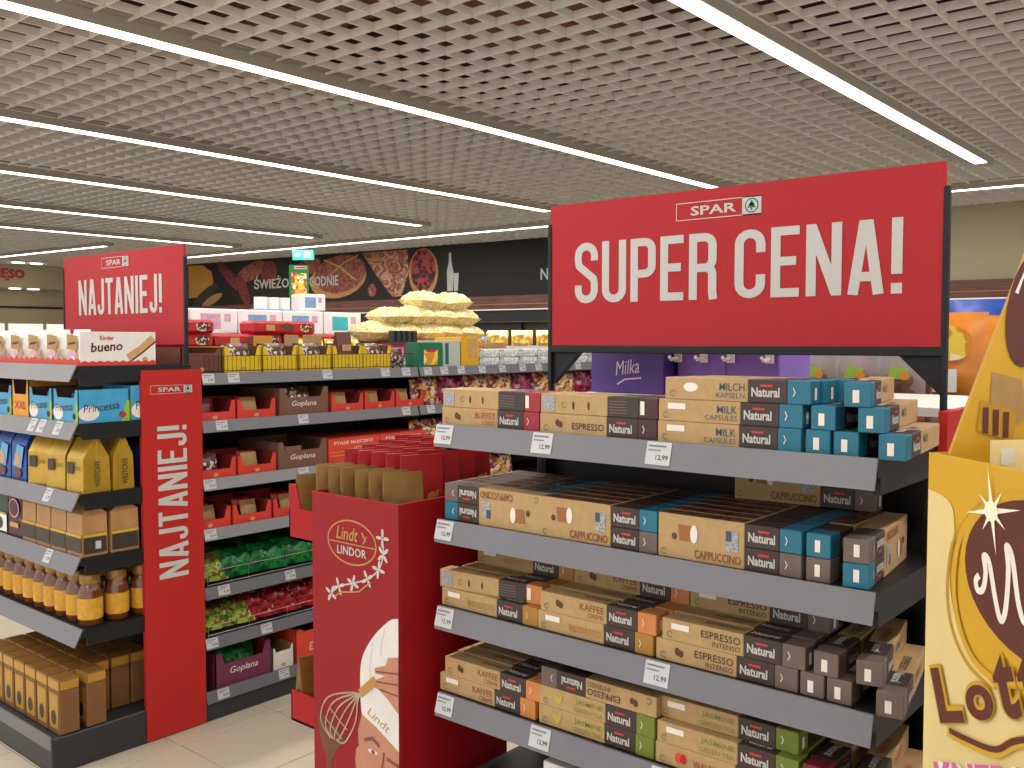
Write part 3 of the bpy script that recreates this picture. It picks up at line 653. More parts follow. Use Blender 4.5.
# third shelf
z = SZ[2]
cof('ristretto', -1.458, z, 'lower RISTRETTO box with ochre end at left of third shelf'); cof('creme_r', -1.466, z+.044, 'tan box with orange end set askew over RISTRETTO at left of third shelf', CY+.012, 5)
cof('ristretto', -1.155, z, 'lower RISTRETTO box with ochre end in middle of third shelf'); cof('creme', -1.148, z+.044, 'KAFFEE CREME box with orange end in middle of third shelf')
cof('intenso2', -.846, z, 'lower ESPRESSO INTENSO box with grey end at right of third shelf'); cof('intenso', -.832, z+.044, 'upper ESPRESSO INTENSO box with grey end at right of third shelf')
for i, (x, q, rz, yy) in enumerate(((-.668, 0, -90, YE), (-.618, 0, -90, YE), (-.553, 0, -80, YE-.01), (-.648, 1, -88, YE), (-.592, 1, -80, YE))):
    cof('intenso', x, z+q*.044, ['grey box end facing out, bottom row, nearest ESPRESSO INTENSO stack', 'second grey box end facing out in bottom row of third shelf', 'grey-ended box lying askew at bottom right of third shelf', 'grey box end facing out in the upper row of third shelf', 'grey-ended box angled on top at right end of third shelf'][i], yy, rz)
for r in (1, 2, 3):
    for i, x in enumerate((-1.455, -1.152, -.848)):
        for q in (0, 1, 2):
            if q == 2 and r != 2: continue
            cof(('ristretto', 'creme', 'intenso')[i], x+q*.01, z+q*.044, f'{["ochre", "orange", "grey"][i]}-ended box, {["lower", "middle", "raised"][q]} layer, {ORD[r]} row from front of third shelf', CY+.049*r+.008)
# fourth shelf
z = SZ[3]
cof('creme2', -1.465, z, 'lower KAFFEE CREME box with orange end at left of fourth shelf'); cof('creme', -1.448, z+.044, 'upper KAFFEE CREME box with orange end at left of fourth shelf')
cof('jasmin', -1.152, z, 'lower JASMINE tea box with green end in middle of fourth shelf'); cof('jasmin', -1.150, z+.044, 'upper JASMINE tea box with green end in middle of fourth shelf')
cof('intenso2', -1.146, z+.132, 'upside-down ESPRESSO box resting on the two JASMINE boxes', roll=(0, 180))
cof('wald', -.846, z, 'WALDBEERE box with berries at right of fourth shelf, lowest'); cof('jasmin2', -.842, z+.044, 'JASMINE box with green end on top of the WALDBEERE box'); cof('jasmin2', -.852, z+.088, 'JASMINE box behind and above at right of fourth shelf', CY+.022)
cof('jasmin', -.845, z+.132, 'highest JASMINE box at right of fourth shelf, under the third shelf', CY+.045)
for i, (x, q, rz) in enumerate(((-.665, 0, -90), (-.612, 0, -86), (-.55, 0, -80), (-.66, 1, -90), (-.59, 1, -82))):
    cof('maroon', x, z+q*.044, ['maroon box end facing out, lower row, next to WALDBEERE box', 'second maroon box end in the lower row of fourth shelf', 'maroon-ended box lying askew at the right corner of fourth shelf', 'maroon box end facing out in the upper row of fourth shelf', 'maroon-ended box angled on top at right of fourth shelf'][i], YE, rz)
for r in (1, 2):
    for i, x in enumerate((-1.455, -1.152, -.848)):
        for q in (0, 1): cof(('creme', 'jasmin', 'jasmin2')[i], x, z+q*.044, f'{["left", "middle", "right"][i]} box in the {["lower", "upper"][q]} layer, row {ORD[r]} from front of fourth shelf', CY+.049*r+.004)
kind('white_carton', ('carton', MB().box(-.055, 0, 0, .055, .2, .14, 'white_pack', .002)), ('print', MB().rect(front(0, 0, 0), -.04, .02, .04, .1, 'dusk')))
for i in range(3): put('white_carton', 'white_carton', ['leftmost', 'middle', 'rightmost'][i]+' white carton on the lowest shelf under the coffee boxes', 'box', (-1.25+i*.125, 1.66, SZ[4]), group='white cartons under the coffee')
# ------------------------------------------------------------------ left end unit (NAJTANIEJ)
LX0, LX1 = -4.56, -3.47
endL = empty('end_shelf_unit', 'dark end-of-aisle shelf unit at left with coffee, sweets and jars', 'shelf unit', (0, 0, 0))
LZ = [1.505, 1.29, 1.025, .785, .512]
LT = [(), (.71, .79, .93), (.83,), (.82,), ()]
for z, tg in zip(LZ, LT): shelf(endL, front(LX0, EY, z), LX1-LX0, .43, tg, sh=.058, tilt=.03)
b = MB(); b.box(LX0, 2.06, 0, LX1-.02, 2.10, 1.50, 'black'); part('back_panel', b, endL)
b = MB(); b.box(LX0, 1.50, .0, LX1, 2.10, .135, 'gunmetal', .004); part('base', b, endL)
b = MB(); b.ext(front(LX0, 1.50, .14), [(0, -.045), (LX1-LX0, -.045), (LX1-LX0, .006), (0, .006)], 0, .006, 'strip'); part('price_strip', b, endL)
for x in (LX0+.005, LX1-.05):
    b = MB(); b.box(x, 2.02, .135, x+.03, 2.06, 1.50, 'anth')
    for k in range(26): b.box(x+.01, 2.018, .2+k*.05, x+.02, 2.02, .225+k*.05, 'black')
    part('upright', b, endL)
sign_board('promotion_sign', 'smaller red NAJTANIEJ! sign above the left end shelf', -4.535, -3.475, 2.075, 1.585, 1.99, 'NAJTANIEJ!', .15, .74, .132, .162, (.375, .338, .242, .047), 1.505, rail=False)
sd = empty('side_sign', 'tall red side panel with vertical NAJTANIEJ! lettering', 'sign', (0, 0, 0))
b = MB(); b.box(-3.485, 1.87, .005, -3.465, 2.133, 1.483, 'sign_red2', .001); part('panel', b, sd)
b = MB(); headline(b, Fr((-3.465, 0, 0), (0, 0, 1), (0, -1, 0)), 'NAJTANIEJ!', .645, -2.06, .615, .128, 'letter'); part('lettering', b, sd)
b = MB(); spar_logo(b, right(-3.465, 0, 0), 1.906, 1.388, .182, .034); part('logo', b, sd)

# top shelf: bueno display carton with pouches
e = empty('display_carton', 'white bueno display carton with red scalloped edge on left top shelf', 'carton', (-3.475, 1.63, LZ[0]))
b = MB(); b.box(-.012, .008, 0, 0, .308, .128, 'white_pack', .001).box(-.72, .008, 0, -.012, .3, .006, 'white_pack').box(-.72, .296, .006, -.012, .308, .1, 'white_pack'); part('side_panel', b, e)
b = MB(); F = right(0, .008, 0); b.text(F, 'bueno', .04, .05, .125, .036, 'choc_txt', bold=.02, shear=.15, rot=.06); b.text(F, 'Kinder', .075, .096, .055, .018, 'bar_red', bold=.02)
b.ribbon(F, [(.185, .028), (.235, .06), (.29, .105)], .028, 'wafer'); b.ribbon(F, [(.20, .018), (.25, .052), (.298, .09)], .006, 'choc_txt'); b.disc(F, .255, .022, .012, .009, 'wafer'); part('print', b, e)
b = MB(); F = right(0, .008, 0); pts = [(0, 0), (.3, 0)]+[(.3-.3*i/20, .013+(.006 if i % 2 else 0)) for i in range(21)]; b.poly(F, pts, 'bar_red', .0018)
F = front(-.72, .008, 0); b.ext(F, [(0, 0), (.72, 0)]+[(.72-.72*i/30, .02+(.01 if i % 2 else 0)) for i in range(31)], 0, .003, 'bar_red'); part('scalloped_edge', b, e)
kind('bueno_pouch', ('pouch', MB().pillow(.135, .125, .07, 'white_pack', 7, .08, 3, y0=.035)), ('print', MB().poly(front(0, -.004, 0), [(-.045, .05), (.04, .045), (.045, .1), (-.042, .108)], 'kraft_dk').disc(front(0, -.004, 0), .0, .035, .03, .012, 'tp_pink').ribbon(front(0, -.004, 0), [(.035, .02), (.055, .05)], .014, 'wafer').ribbon(front(0, -.004, 0), [(-.03, .07), (.03, .075)], .008, 'choc_txt', LIFT*1.5)))
for i in range(5): put('bueno_pouch', 'wafer_pouch', ORD[i]+' white wafer pouch counted leftwards from the bueno carton corner', 'pouch', (-3.565-i*.168, 1.655, LZ[0]+.012), group='white wafer pouches')
# second shelf: wafer cartons
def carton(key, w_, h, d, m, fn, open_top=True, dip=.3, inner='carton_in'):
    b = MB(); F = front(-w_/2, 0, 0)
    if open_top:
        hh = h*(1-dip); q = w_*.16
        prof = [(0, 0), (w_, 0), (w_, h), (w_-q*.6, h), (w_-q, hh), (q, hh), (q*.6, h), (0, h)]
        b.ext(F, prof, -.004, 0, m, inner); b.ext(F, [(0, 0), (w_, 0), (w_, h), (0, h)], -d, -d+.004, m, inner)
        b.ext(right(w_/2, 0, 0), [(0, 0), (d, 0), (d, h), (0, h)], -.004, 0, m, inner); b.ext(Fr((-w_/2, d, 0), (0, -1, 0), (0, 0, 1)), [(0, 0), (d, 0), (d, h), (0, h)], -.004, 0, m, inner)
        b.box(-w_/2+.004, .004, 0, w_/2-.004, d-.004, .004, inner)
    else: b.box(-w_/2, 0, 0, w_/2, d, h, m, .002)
    t = MB(); fn(t, front(0, 0, 0), right(w_/2, 0, 0), w_, h, d)
    kind(key, ('carton', b), ('print', t))
def princ(t, F, S, w_, h, d):
    for G, o, k in ((F, -w_/2, w_), (S, 0, d)):
        t.disc(G, o+k*.2, h*.28, k*.2, h*.22, 'white_pack'); t.text(G, 'Princessa', o+k*.1, h*.3, k*.7, h*.24, 'choc_txt', LIFT*1.6, shear=.2, rot=.08)
        t.poly(G, [(o+k*.84, 0), (o+k, 0), (o+k, h*.62), (o+k*.94, h*.66)], 'lime', LIFT*1.2); t.disc(G, o+k*.86, h*.2, k*.07, h*.1, 'berry', LIFT*1.8)
carton('princ', .20, .125, .20, 'prin_blue', princ, True, .25); carton('princ_box', .21, .135, .185, 'prin_blue', princ, False)
carton('xxl', .155, .15, .2, 'orange', lambda t, F, S, w_, h, d: t.text(F, 'XXL', 0, h*.22, w_*.7, h*.2, 'mieso', bold=.03, align='c'), True, .38)
put('princ', 'wafer_carton', 'blue Princessa tray with lime side at the corner of left second shelf', 'carton', (-3.585, 1.63, LZ[1]))
put('princ_box', 'wafer_carton', 'blue carton further back beside the red side panel, left second shelf', 'carton', (-3.585, 1.835, LZ[1]))
put('princ', 'wafer_carton', 'open blue tray between the corner tray and the orange XXL tray', 'carton', (-3.80, 1.63, LZ[1]))
put('xxl', 'wafer_carton', 'orange XXL display tray on the left second shelf', 'carton', (-3.985, 1.63, LZ[1])); put('princ', 'wafer_carton', 'blue tray cut by the picture edge left of the XXL tray', 'carton', (-4.17, 1.63, LZ[1]))
kind('wafer', ('wrapper', MB().pillow(.15, .10, .025, 'prin_blue', 6, .1, 5)), ('print', MB().disc(front(0, -.008, 0), -.02, .05, .03, .02, 'white_pack')))
for i, x in enumerate((-3.585, -3.80)):
    for j in range(2): put('wafer', 'wafer_bar', f'{["front", "rear"][j]} blue wrapped wafer in the {["right", "left"][i]} open blue tray', 'wafer', (x, 1.67+j*.05, LZ[1]+.008), (R(-12), 0, 0), 'wafers in the blue trays')
# third shelf: coffee bags
kind('gold_coffee', ('bag', MB().wedge(.118, .11, .205, .13, 'gold_bag', .02)), ('print', MB().rect(front(0, 0, 0), -.045, .07, -.005, .115, 'dark_label', .004).text(front(0, 0, 0), 'CAFE', .002, .085, .045, .016, 'dark_label', .004).text(right(.059, 0, 0), 'WESTCAFE', .066, .02, .1, .02, 'dark_label', .004, rot=R(90), bold=.01)))
kind('gold_side', ('bag', MB().wedge(.1, .085, .2, .13, 'gold_bag', .02)), ('print', MB().text(right(.05, 0, 0), 'WESTCAFE', .058, .02, .1, .022, 'dark_label', .004, rot=R(90), bold=.01)))
kind('blue_coffee', ('bag', MB().wedge(.14, .085, .215, .15, 'blue_bag')), ('print', MB().poly(front(0, 0, 0), [(-.05, .06), (.03, .05), (.06, .14), (.0, .15)], 'lblue', .004).disc(front(0, 0, 0), .0, .085, .022, .03, 'wafer', .005).disc(front(0, 0, 0), .0, .03, .03, .02, 'choc', .005)))
kind('navy_coffee', ('bag', MB().wedge(.12, .12, .2, .15, 'navy_bag')))
kind('green_coffee', ('bag', MB().wedge(.14, .09, .205, .16, 'green_bag')), ('print', MB().rect(front(0, 0, 0), -.065, .01, .065, .08, 'tp_white', .003).disc(front(0, 0, 0), 0, .045, .03, .025, 'green_bag', .0045).rect(front(0, 0, 0), -.065, .08, .065, .09, 'wafer', .004)))
kind('maroon_coffee', ('bag', MB().wedge(.13, .09, .2, .16, 'maroon_bag')), ('print', MB().disc(front(0, 0, 0), 0, .12, .05, .04, 'tp_pink', .003).disc(front(0, 0, 0), 0, .12, .042, .033, 'maroon_bag', .0045).rect(front(0, 0, 0), -.04, .04, .04, .06, 'wafer', .003)))
kind('tan_coffee', ('bag', MB().wedge(.125, .1, .195, .16, 'tan_bag')), ('print', MB().rect(front(0, 0, 0), -.06, .015, .06, .07, 'dark_label', .003).rect(front(0, 0, 0), -.061, .072, .061, .082, 'yellow_line', .003).rect(right(.0625, 0, 0), .006, .012, .094, .07, 'dark_label', .003).rect(right(.0625, 0, 0), .004, .072, .096, .082, 'yellow_line', .003).rect(right(.0625, 0, 0), .05, .025, .072, .055, 'tag', .0042)))
kind('tan_side', ('bag', MB().wedge(.1, .115, .195, .16, 'tan_bag')), ('print', MB().rect(right(.05, 0, 0), .006, .012, .11, .07, 'dark_label', .003).rect(right(.05, 0, 0), .004, .072, .112, .082, 'yellow_line', .003)))
z = LZ[2]
for i in range(3): put('gold_coffee', 'coffee_bag', ['gold coffee bag nearest the corner of left third shelf', 'second gold coffee bag from the corner on left third shelf', 'third gold coffee bag from the corner, beside the blue bags'][i], 'coffee bag', (-3.545-i*.158, 1.64, z), (0, 0, R(4+5*i)), group='gold coffee bags')
put('gold_side', 'coffee_bag', 'gold coffee bag behind the corner one, side lettering outwards', 'coffee bag', (-3.54, 1.762, z), group='gold coffee bags')
for i in range(4): put('blue_coffee', 'coffee_bag', ORD[i]+' blue coffee bag counted leftwards from the gold bags', 'coffee bag', (-4.04-i*.15, 1.64, z), group='blue coffee bags')
for i in range(2): put('navy_coffee', 'coffee_bag', ['navy coffee bag in shade behind the gold bags', 'navy coffee bag nearest the red side panel'][i], 'coffee bag', (-3.56, 1.885+i*.0 if i == 0 else 1.885, z) if i == 0 else (-3.7, 1.885, z))
z = LZ[3]
for i in range(4): put('tan_coffee', 'coffee_bag', ['tan coffee bag at the corner of left fourth shelf', 'second tan coffee bag from the corner, left fourth shelf', 'third tan coffee bag from the corner, left fourth shelf', 'tan coffee bag beside the maroon one, left fourth shelf'][i], 'coffee bag', (-3.55-i*.132, 1.635, z), group='tan coffee bags')
put('tan_side', 'coffee_bag', 'tan coffee bag behind the corner one on the left fourth shelf', 'coffee bag', (-3.535, 1.745, z), group='tan coffee bags')
put('maroon_coffee', 'coffee_bag', 'maroon coffee bag between green and tan bags', 'coffee bag', (-4.08, 1.635, z))
for i in range(3): put('green_coffee', 'coffee_bag', ORD[i]+' dark green and white coffee bag left of the maroon bag', 'coffee bag', (-4.22-i*.147, 1.635, z), group='green coffee bags')
# fifth shelf: instant coffee jars
kind('jar', ('glass', MB().lathe(0, 0, [(.036, 0), (.044, .008), (.046, .05), (.046, .1), (.043, .13), (.036, .15), (.03, .158), (.03, .165)], 'jar_glass', 14)),
     ('label_wrap', MB().lathe(0, 0, [(.0462, .028), (.0468, .05), (.0468, .098), (.0462, .108)], 'jar_label', 14, cap=False)), ('lid', MB().lathe(0, 0, [(.036, .16), (.038, .163), (.038, .195), (.035, .2), (.0, .2)], 'jar_lid', 14)))
for r in range(3):
    for i in range(9 if r == 0 else 8):
        x = -3.535-i*.097
        if r and i > 5: continue
        put('jar', 'coffee_jar', f'instant coffee jar, {ORD[i]} leftwards from the corner, {["front row", "second row", "third row"][r]} of left fifth shelf', 'jar', (x-r*.0, 1.685+r*.105, LZ[4]), group='instant coffee jars')
put('jar', 'coffee_jar', 'single instant coffee jar close to the red side panel', 'jar', (-3.53, 1.99, LZ[4]), group='instant coffee jars')
# bottom: gold-brown coffee boxes
kind('goldbox', ('carton', MB().box(-.045, 0, 0, .045, .075, .165, 'goldbox_side', .002)), ('top_part', MB().box(-.0455, -.0005, .1655, .0455, .0755, .205, 'goldbox', .002)),
     ('print', MB().rect(front(0, 0, 0), -.035, .02, .035, .15, 'goldbox_top').rect(front(0, 0, 0), -.044, .168, .044, .2, 'goldbox_top').rect(right(.045, 0, 0), .004, .168, .072, .2, 'goldbox_top').disc(front(0, 0, 0), .0, .06, .02, .028, 'dark_label', LIFT*2)))
for r in range(5):
    for i in range(7):
        if r > 1 and i == 0: continue
        put('goldbox', 'coffee_carton', f'brown-gold coffee carton on the left base, {ORD[i]} from the corner, {ORD[r]} row', 'carton', (-3.525-i*.1, 1.535+r*.083+(0.02 if r and i == 0 else 0), .137), group='gold coffee cartons')

# ------------------------------------------------------------------ Lindt floor display
DX0, DX1, DY0, DY1, DZ = -1.992, -1.66, 1.545, 1.95, 1.204
ld = empty('floor_display', 'red cardboard chocolate floor display printed with LINDOR emblem and chef', 'display', ((DX0+DX1)/2, (DY0+DY1)/2, 0))
O = Vector(((DX0+DX1)/2, (DY0+DY1)/2, 0))
def lp(name, mb): mb.v = [tuple(Vector(p)-O) for p in mb.v]; return part(name, mb, ld)
b = MB(); b.box(DX0, DY0, .01, DX1, DY0+.006, DZ, 'lindt_front', .001); lp('front_panel', b)
b = MB(); b.box(DX1-.006, DY0+.0062, .01, DX1, DY1, DZ, 'lindt_red', .001); lp('side_panel', b)
b = MB(); b.box(DX0, DY0+.0062, .01, DX0+.006, DY1, DZ, 'lindt_red', .001); lp('side_panel', b)
b = MB(); b.box(DX0+.006, DY1-.006, .01, DX1-.006, DY1, DZ, 'lindt_red', .001); lp('back_panel', b)
b = MB(); b.box(DX0+.006, DY0+.0062, 1.0, DX1-.006, DY1-.006, 1.008, 'lindt_red'); lp('top_tray_floor', b)
F = front(DX0, DY0, 0)
b = MB(); b.ribbon(F, [(.16+.093*math.cos(2*math.pi*i/30), 1.088+.056*math.sin(2*math.pi*i/30)) for i in range(30)], .004, 'lindt_gold', closed=True); b.ribbon(F, [(.07, 1.084), (.25, 1.084)], .003, 'lindt_gold')
b.text(F, 'Lindt', .1, 1.092, .085, .034, 'lindt_gold', shear=.25, bold=.01); b.text(F, 'LINDOR', .104, 1.054, .112, .022, 'letter', bold=.01); b.ribbon(F, [(.2, 1.118), (.213, 1.1), (.204, 1.092), (.217, 1.11)], .006, 'lindt_gold'); lp('emblem', b)
b = MB()
br = [(.277, 1.115), (.279, 1.075), (.262, 1.035), (.22, 1.005), (.165, .985), (.11, .968), (.078, .945)]
b.ribbon(F, smooth(br), .004, 'letter')
for k, (u, v) in enumerate(br):
    for q in range(4):
        a = q*1.57+k*.7; b.disc(F, u+.013*math.cos(a), v+.013*math.sin(a), .011, .0045, 'letter', LIFT*1.4+.0002*q, 10, a)
b.ribbon(F, [(.235, 1.0), (.19, .968), (.12, .955), (.095, .94)], .004, 'lindt_gold', LIFT*3); lp('blossom_branch', b)
b = MB(); b.poly(F, smooth([(.331, .925), (.30, .915), (.245, .868), (.205, .815), (.191, .77), (.190, .70), (.195, .655)])+[(.25, .635), (.331, .595)], 'hat'); b.ribbon(F, smooth([(.24, .85), (.228, .78), (.235, .72)]), .004, 'tag', LIFT*1.3); b.ribbon(F, smooth([(.285, .895), (.268, .84), (.272, .82)]), .004, 'tag', LIFT*1.3); lp('chef_hat_print', b)
b = MB(); b.poly(F, [(.195, .654), (.25, .634), (.331, .594), (.331, .35), (.22, .35), (.185, .44), (.172, .50), (.168, .53), (.172, .56), (.182, .57), (.18, .61)], 'skin', LIFT*.9)
b.disc(F, .236, .57, .018, .006, 'hat', LIFT*1.6); b.disc(F, .238, .57, .007, .006, 'skin_dk', LIFT*2.2); b.ribbon(F, [(.205, .592), (.235, .604), (.262, .59)], .009, 'skin_dk', LIFT*2)
b.disc(F, .313, .54, .016, .006, 'hat', LIFT*1.6); b.disc(F, .313, .54, .007, .006, 'skin_dk', LIFT*2.2); b.ribbon(F, [(.288, .567), (.331, .56)], .009, 'skin_dk', LIFT*2); b.ribbon(F, [(.278, .58), (.268, .52), (.256, .48), (.275, .47)], .006, 'skin_dk', LIFT*2); lp('chef_face_print', b)
b = MB(); b.poly(F, [(.331, .83), (.295, .822), (.285, .80), (.245, .785), (.248, .772), (.285, .775), (.242, .752), (.235, .738), (.262, .734), (.29, .72), (.331, .69)], 'skin', LIFT*2)
for pts in ([(.25, .778), (.331, .79)], [(.245, .752), (.331, .762)], [(.262, .736), (.331, .735)]): b.ribbon(F, pts, .004, 'skin_dk', LIFT*2.6)
lp('hand_print', b)
b = MB(); b.ribbon(F, [(.25, .757), (.19, .707)], .022, 'lindt_gold', LIFT*2.8)
for k in range(6):
    a = k/5; b.ribbon(F, smooth([(.19, .705), (.15+.03*a, .70-.02*a), (.06+.11*a, .665-.04*a), (.03+.10*a, .60-.035*a), (.07+.03*a, .56)], 4), .0045, 'steel', LIFT*(1.5+.15*k))
b.ribbon(F, [(.07, .64), (.14, .60)], .0035, 'steel', LIFT*2.8); b.ribbon(F, [(.05, .61), (.12, .57)], .0035, 'steel', LIFT*2.8); lp('whisk_print', b)
b = MB(); b.poly(F, [(.02, .62), (.03, .585), (.04, .62), (.055, .58), (.07, .61), (.13, .57), (.10, .54), (.075, .5), (.07, .35), (.055, .35), (.052, .5), (.03, .54), (.018, .58)], 'choc', LIFT*.8); lp('chocolate_print', b)
b = MB(); b.text(F, 'Lindt', .215, .662, .085, .022, 'lindt_gold', LIFT*1.6, shear=.2, rot=R(-22)); lp('hat_lettering', b)
# side trays on the display's left flank
for z in (1.06, .555, .16):
    b = MB(); x0 = DX0-.115
    b.box(x0, DY0+.012, z, DX0-.001, DY1-.03, z+.006, 'lindt_red'); b.box(x0, DY0+.012, z+.006, x0+.005, DY1-.03, z+.08, 'lindt_red')
    b.ext(front(x0, DY0+.012, z), [(0, 0), (.114, 0), (.114, .085), (.05, .085), (.03, .15 if z > 1 else .085), (0, .15 if z > 1 else .085)], -.005, 0, 'lindt_red'); b.box(x0, DY1-.035, z+.006, DX0-.001, DY1-.03, z+.08, 'lindt_red'); lp('side_tray', b)
def gift(key, w_, d, h, m, logo):
    b = MB(); b.wedge(w_, d, h, h*.35, m, .006); t = MB()
    t.disc(front(0, 0, 0), w_*.18, h*.62, .016, .02, logo, .006-d*.0); t.ribbon(front(0, 0, 0), [(w_*.1, h*.5), (w_*.22, h*.56), (w_*.3, h*.7)], .006, logo, .006)
    kind(key, ('bag', b), ('print', t))
gift('gold_short', .1, .06, .17, 'gold_foil', 'lindt_gold'); gift('gold_gift', .105, .05, .262, 'gold_foil', 'lindt_gold'); gift('red_gift', .115, .06, .295, 'red_foil', 'lindt_gold')
for i in range(6): put('gold_gift', 'chocolate_bag', ORD[i]+' folded gold chocolate bag from the left in front row of red display', 'bag', (DX0+.035+i*.053, DY0+.06, 1.009), (R(-3), 0, R(62+rnd.uniform(-7, 7))), 'gold bags in the red display')
for r in range(4):
    for i in range(5): put('red_gift', 'chocolate_bag', f'red chocolate bag, {ORD[i]} from left in {ORD[r]} row behind gold bags', 'bag', (DX0+.05+i*.055, DY0+.15+r*.062, 1.009+.008*r), (0, 0, R(62)), 'red bags in the red display')
put('gold_short', 'chocolate_bag', 'gold chocolate bag in the upper side tray of red display', 'bag', (DX0-.05, DY0+.06, 1.067), (0, 0, R(75)))
put('gold_short', 'chocolate_bag', 'gold chocolate bag in the middle side tray of red display', 'bag', (DX0-.05, DY0+.06, .562), (0, 0, R(75)))
put('gold_short', 'chocolate_bag', 'gold chocolate bag in the lowest side tray of red display', 'bag', (DX0-.05, DY0+.06, .167), (0, 0, R(75)))
# ------------------------------------------------------------------ long chocolate gondola
GX = -3.47; MOD = 1.245; GY0 = 2.135
GZ = [1.46, 1.262, 1.02, .81, .563, .35, .122]
def gondola(name, label, x_face, y0, n, zs, tags, tagtxt='4,99', wd=1.0):
    g = empty(name, label, 'shelf unit', (0, 0, 0))
    for k in range(n):
        ya = y0+k*MOD
        for i, z in enumerate(zs):
            shelf(g, right(x_face, ya, z), MOD-.012, .44 if i else wd*.5, tags(k, i), strip='strip2' if i in (2, 3) else 'strip', sh=.044, price=tagtxt, tilt=.012)
        b = MB(); b.box(x_face-wd*.5-.015, ya, 0, x_face-wd*.5+.015, ya+MOD-.012, zs[0]-.04, 'black'); part('back_panel', b, g)
        b = MB(); b.box(x_face-wd+.002, ya, 0, x_face+.0, ya+MOD-.012, .075, 'gunmetal', .004); part('plinth', b, g)
        b = MB(); b.box(x_face-wd*.5-.03, ya-.018, 0, x_face-wd*.5+.03, ya+.018, zs[0]-.03, 'anth'); part('upright', b, g)
    b = MB(); b.box(x_face-wd, y0, zs[0]-.03, x_face-wd*.5-.001, y0+n*MOD-.012, zs[0], 'anth'); part('top_deck', b, g)
    for z in zs[1:]:
        b = MB(); b.box(x_face-wd, y0, z-.03, x_face-wd*.5-.02, y0+n*MOD-.012, z, 'anth'); part('rear_shelf', b, g)
    return g
TGS = {(0, 0): (.0, .12, .62, .98, 1.12), (1, 0): (.03, .15, .28, .45, .62, .8, .95, 1.1), (2, 0): (.1, .3, .5, .8), (0, 1): (.06, .48, 1.12), (1, 1): (.05,), (0, 2): (.0, .48), (0, 3): (.0,), (0, 4): (.06, .4), (0, 5): (.0, .27), (0, 6): (.05, .36, .55), (1, 2): (.1,)}
gon = gondola('chocolate_gondola', 'long dark shelving row of chocolates and sweets behind the red side panel', GX, GY0, 3, GZ, lambda k, i: TGS.get((k, i), (.3, .8) if k else ()))
FX = GX-.015
# wire guards on the shelves
def guard(y0, y1, z, h, m, step=.022, name='wire_guard'):
    b = MB(); x = GX-.008
    for zz in (.012, h): b.tube([(x, y0, z+zz), (x, y1, z+zz)], .0016, m, 4)
    y = y0
    while y <= y1: b.tube([(x, y, z+.004), (x, y, z+h)], .0011, m, 3); y += step
    part(name, b, gon)
guard(GY0+.02, GY0+MOD-.03, GZ[0], .075, 'wire'); guard(GY0+.02, GY0+MOD-.03, GZ[4], .07, 'wire_lt', .2); guard(GY0+.02, GY0+MOD-.03, GZ[5], .05, 'wire_lt', .2)
R90 = R(90)
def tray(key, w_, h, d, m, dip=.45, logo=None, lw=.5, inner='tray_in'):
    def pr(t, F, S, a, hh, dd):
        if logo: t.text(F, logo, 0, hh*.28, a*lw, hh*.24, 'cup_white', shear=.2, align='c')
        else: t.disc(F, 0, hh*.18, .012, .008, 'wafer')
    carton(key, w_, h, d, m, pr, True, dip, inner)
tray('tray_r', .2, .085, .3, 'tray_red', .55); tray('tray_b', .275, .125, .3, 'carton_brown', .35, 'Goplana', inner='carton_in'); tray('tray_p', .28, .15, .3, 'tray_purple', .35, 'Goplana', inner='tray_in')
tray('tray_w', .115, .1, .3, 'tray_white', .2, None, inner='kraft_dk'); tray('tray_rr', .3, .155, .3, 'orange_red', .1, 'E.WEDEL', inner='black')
def ob(t, F, S, a, hh, dd):
    t.ribbon(F, [(-a*.46, hh*.3), (a*.46, hh*.3)], .004, 'wafer'); t.ribbon(F, [(-a*.46, hh*.45), (a*.46, hh*.45)], .003, 'wafer'); t.disc(F, .02, hh*.4, .04, .028, 'wafer', LIFT*1.5); t.disc(F, .02, hh*.4, .03, .02, 'orange_red', LIFT*2); t.text(F, 'PTASIE MLECZKO', -a*.4, hh*.75, a*.75, hh*.13, 'cup_white', bold=.01)
carton('orange_box', .32, .115, .26, 'orange_red', ob, False)
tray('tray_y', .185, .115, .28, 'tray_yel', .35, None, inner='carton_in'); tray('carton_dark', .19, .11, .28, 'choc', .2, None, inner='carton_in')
kind('bar_dark', ('wrapper', MB().pillow(.09, .09, .02, 'choc', 5, .1, 2))); kind('bar_red', ('wrapper', MB().pillow(.09, .085, .02, 'pk_red', 5, .1, 4))); kind('bar_kraft', ('wrapper', MB().pillow(.08, .085, .02, 'kraft_dk', 5, .1, 6)))
kind('bar_mix', ('wrapper', MB().pillow(.15, .1, .05, 'choc_wrap', 6, .12, 7)))
SHN = ['top', 'second', 'third', 'fourth', 'fifth', 'sixth', 'bottom']
def gput(k, name, label, cat, y, z, x=FX, rz=0, rx=0, grp=None): return put(k, name, label, cat, (x, y, z), (R(rx), 0, R90+R(rz)), grp)
def filled(k, si, y, label, packs, zz=.006, rows=(.06, .13)):
    gput(k, 'shelf_tray', label, 'tray', y, GZ[si], grp='cardboard trays on the chocolate shelves')
    for j, (pk, dy) in enumerate(packs):
        gput(pk, 'chocolate_bar', f'{["front", "middle", "rear"][j % 3]} bar in the '+label.replace('on second chocolate shelf','on second shelf').replace('at the end of the first bay','ending the first bay'), 'chocolate bar', y+dy, GZ[si]+zz, FX-.05-.07*j, 0, -14, 'bars standing in shelf trays')
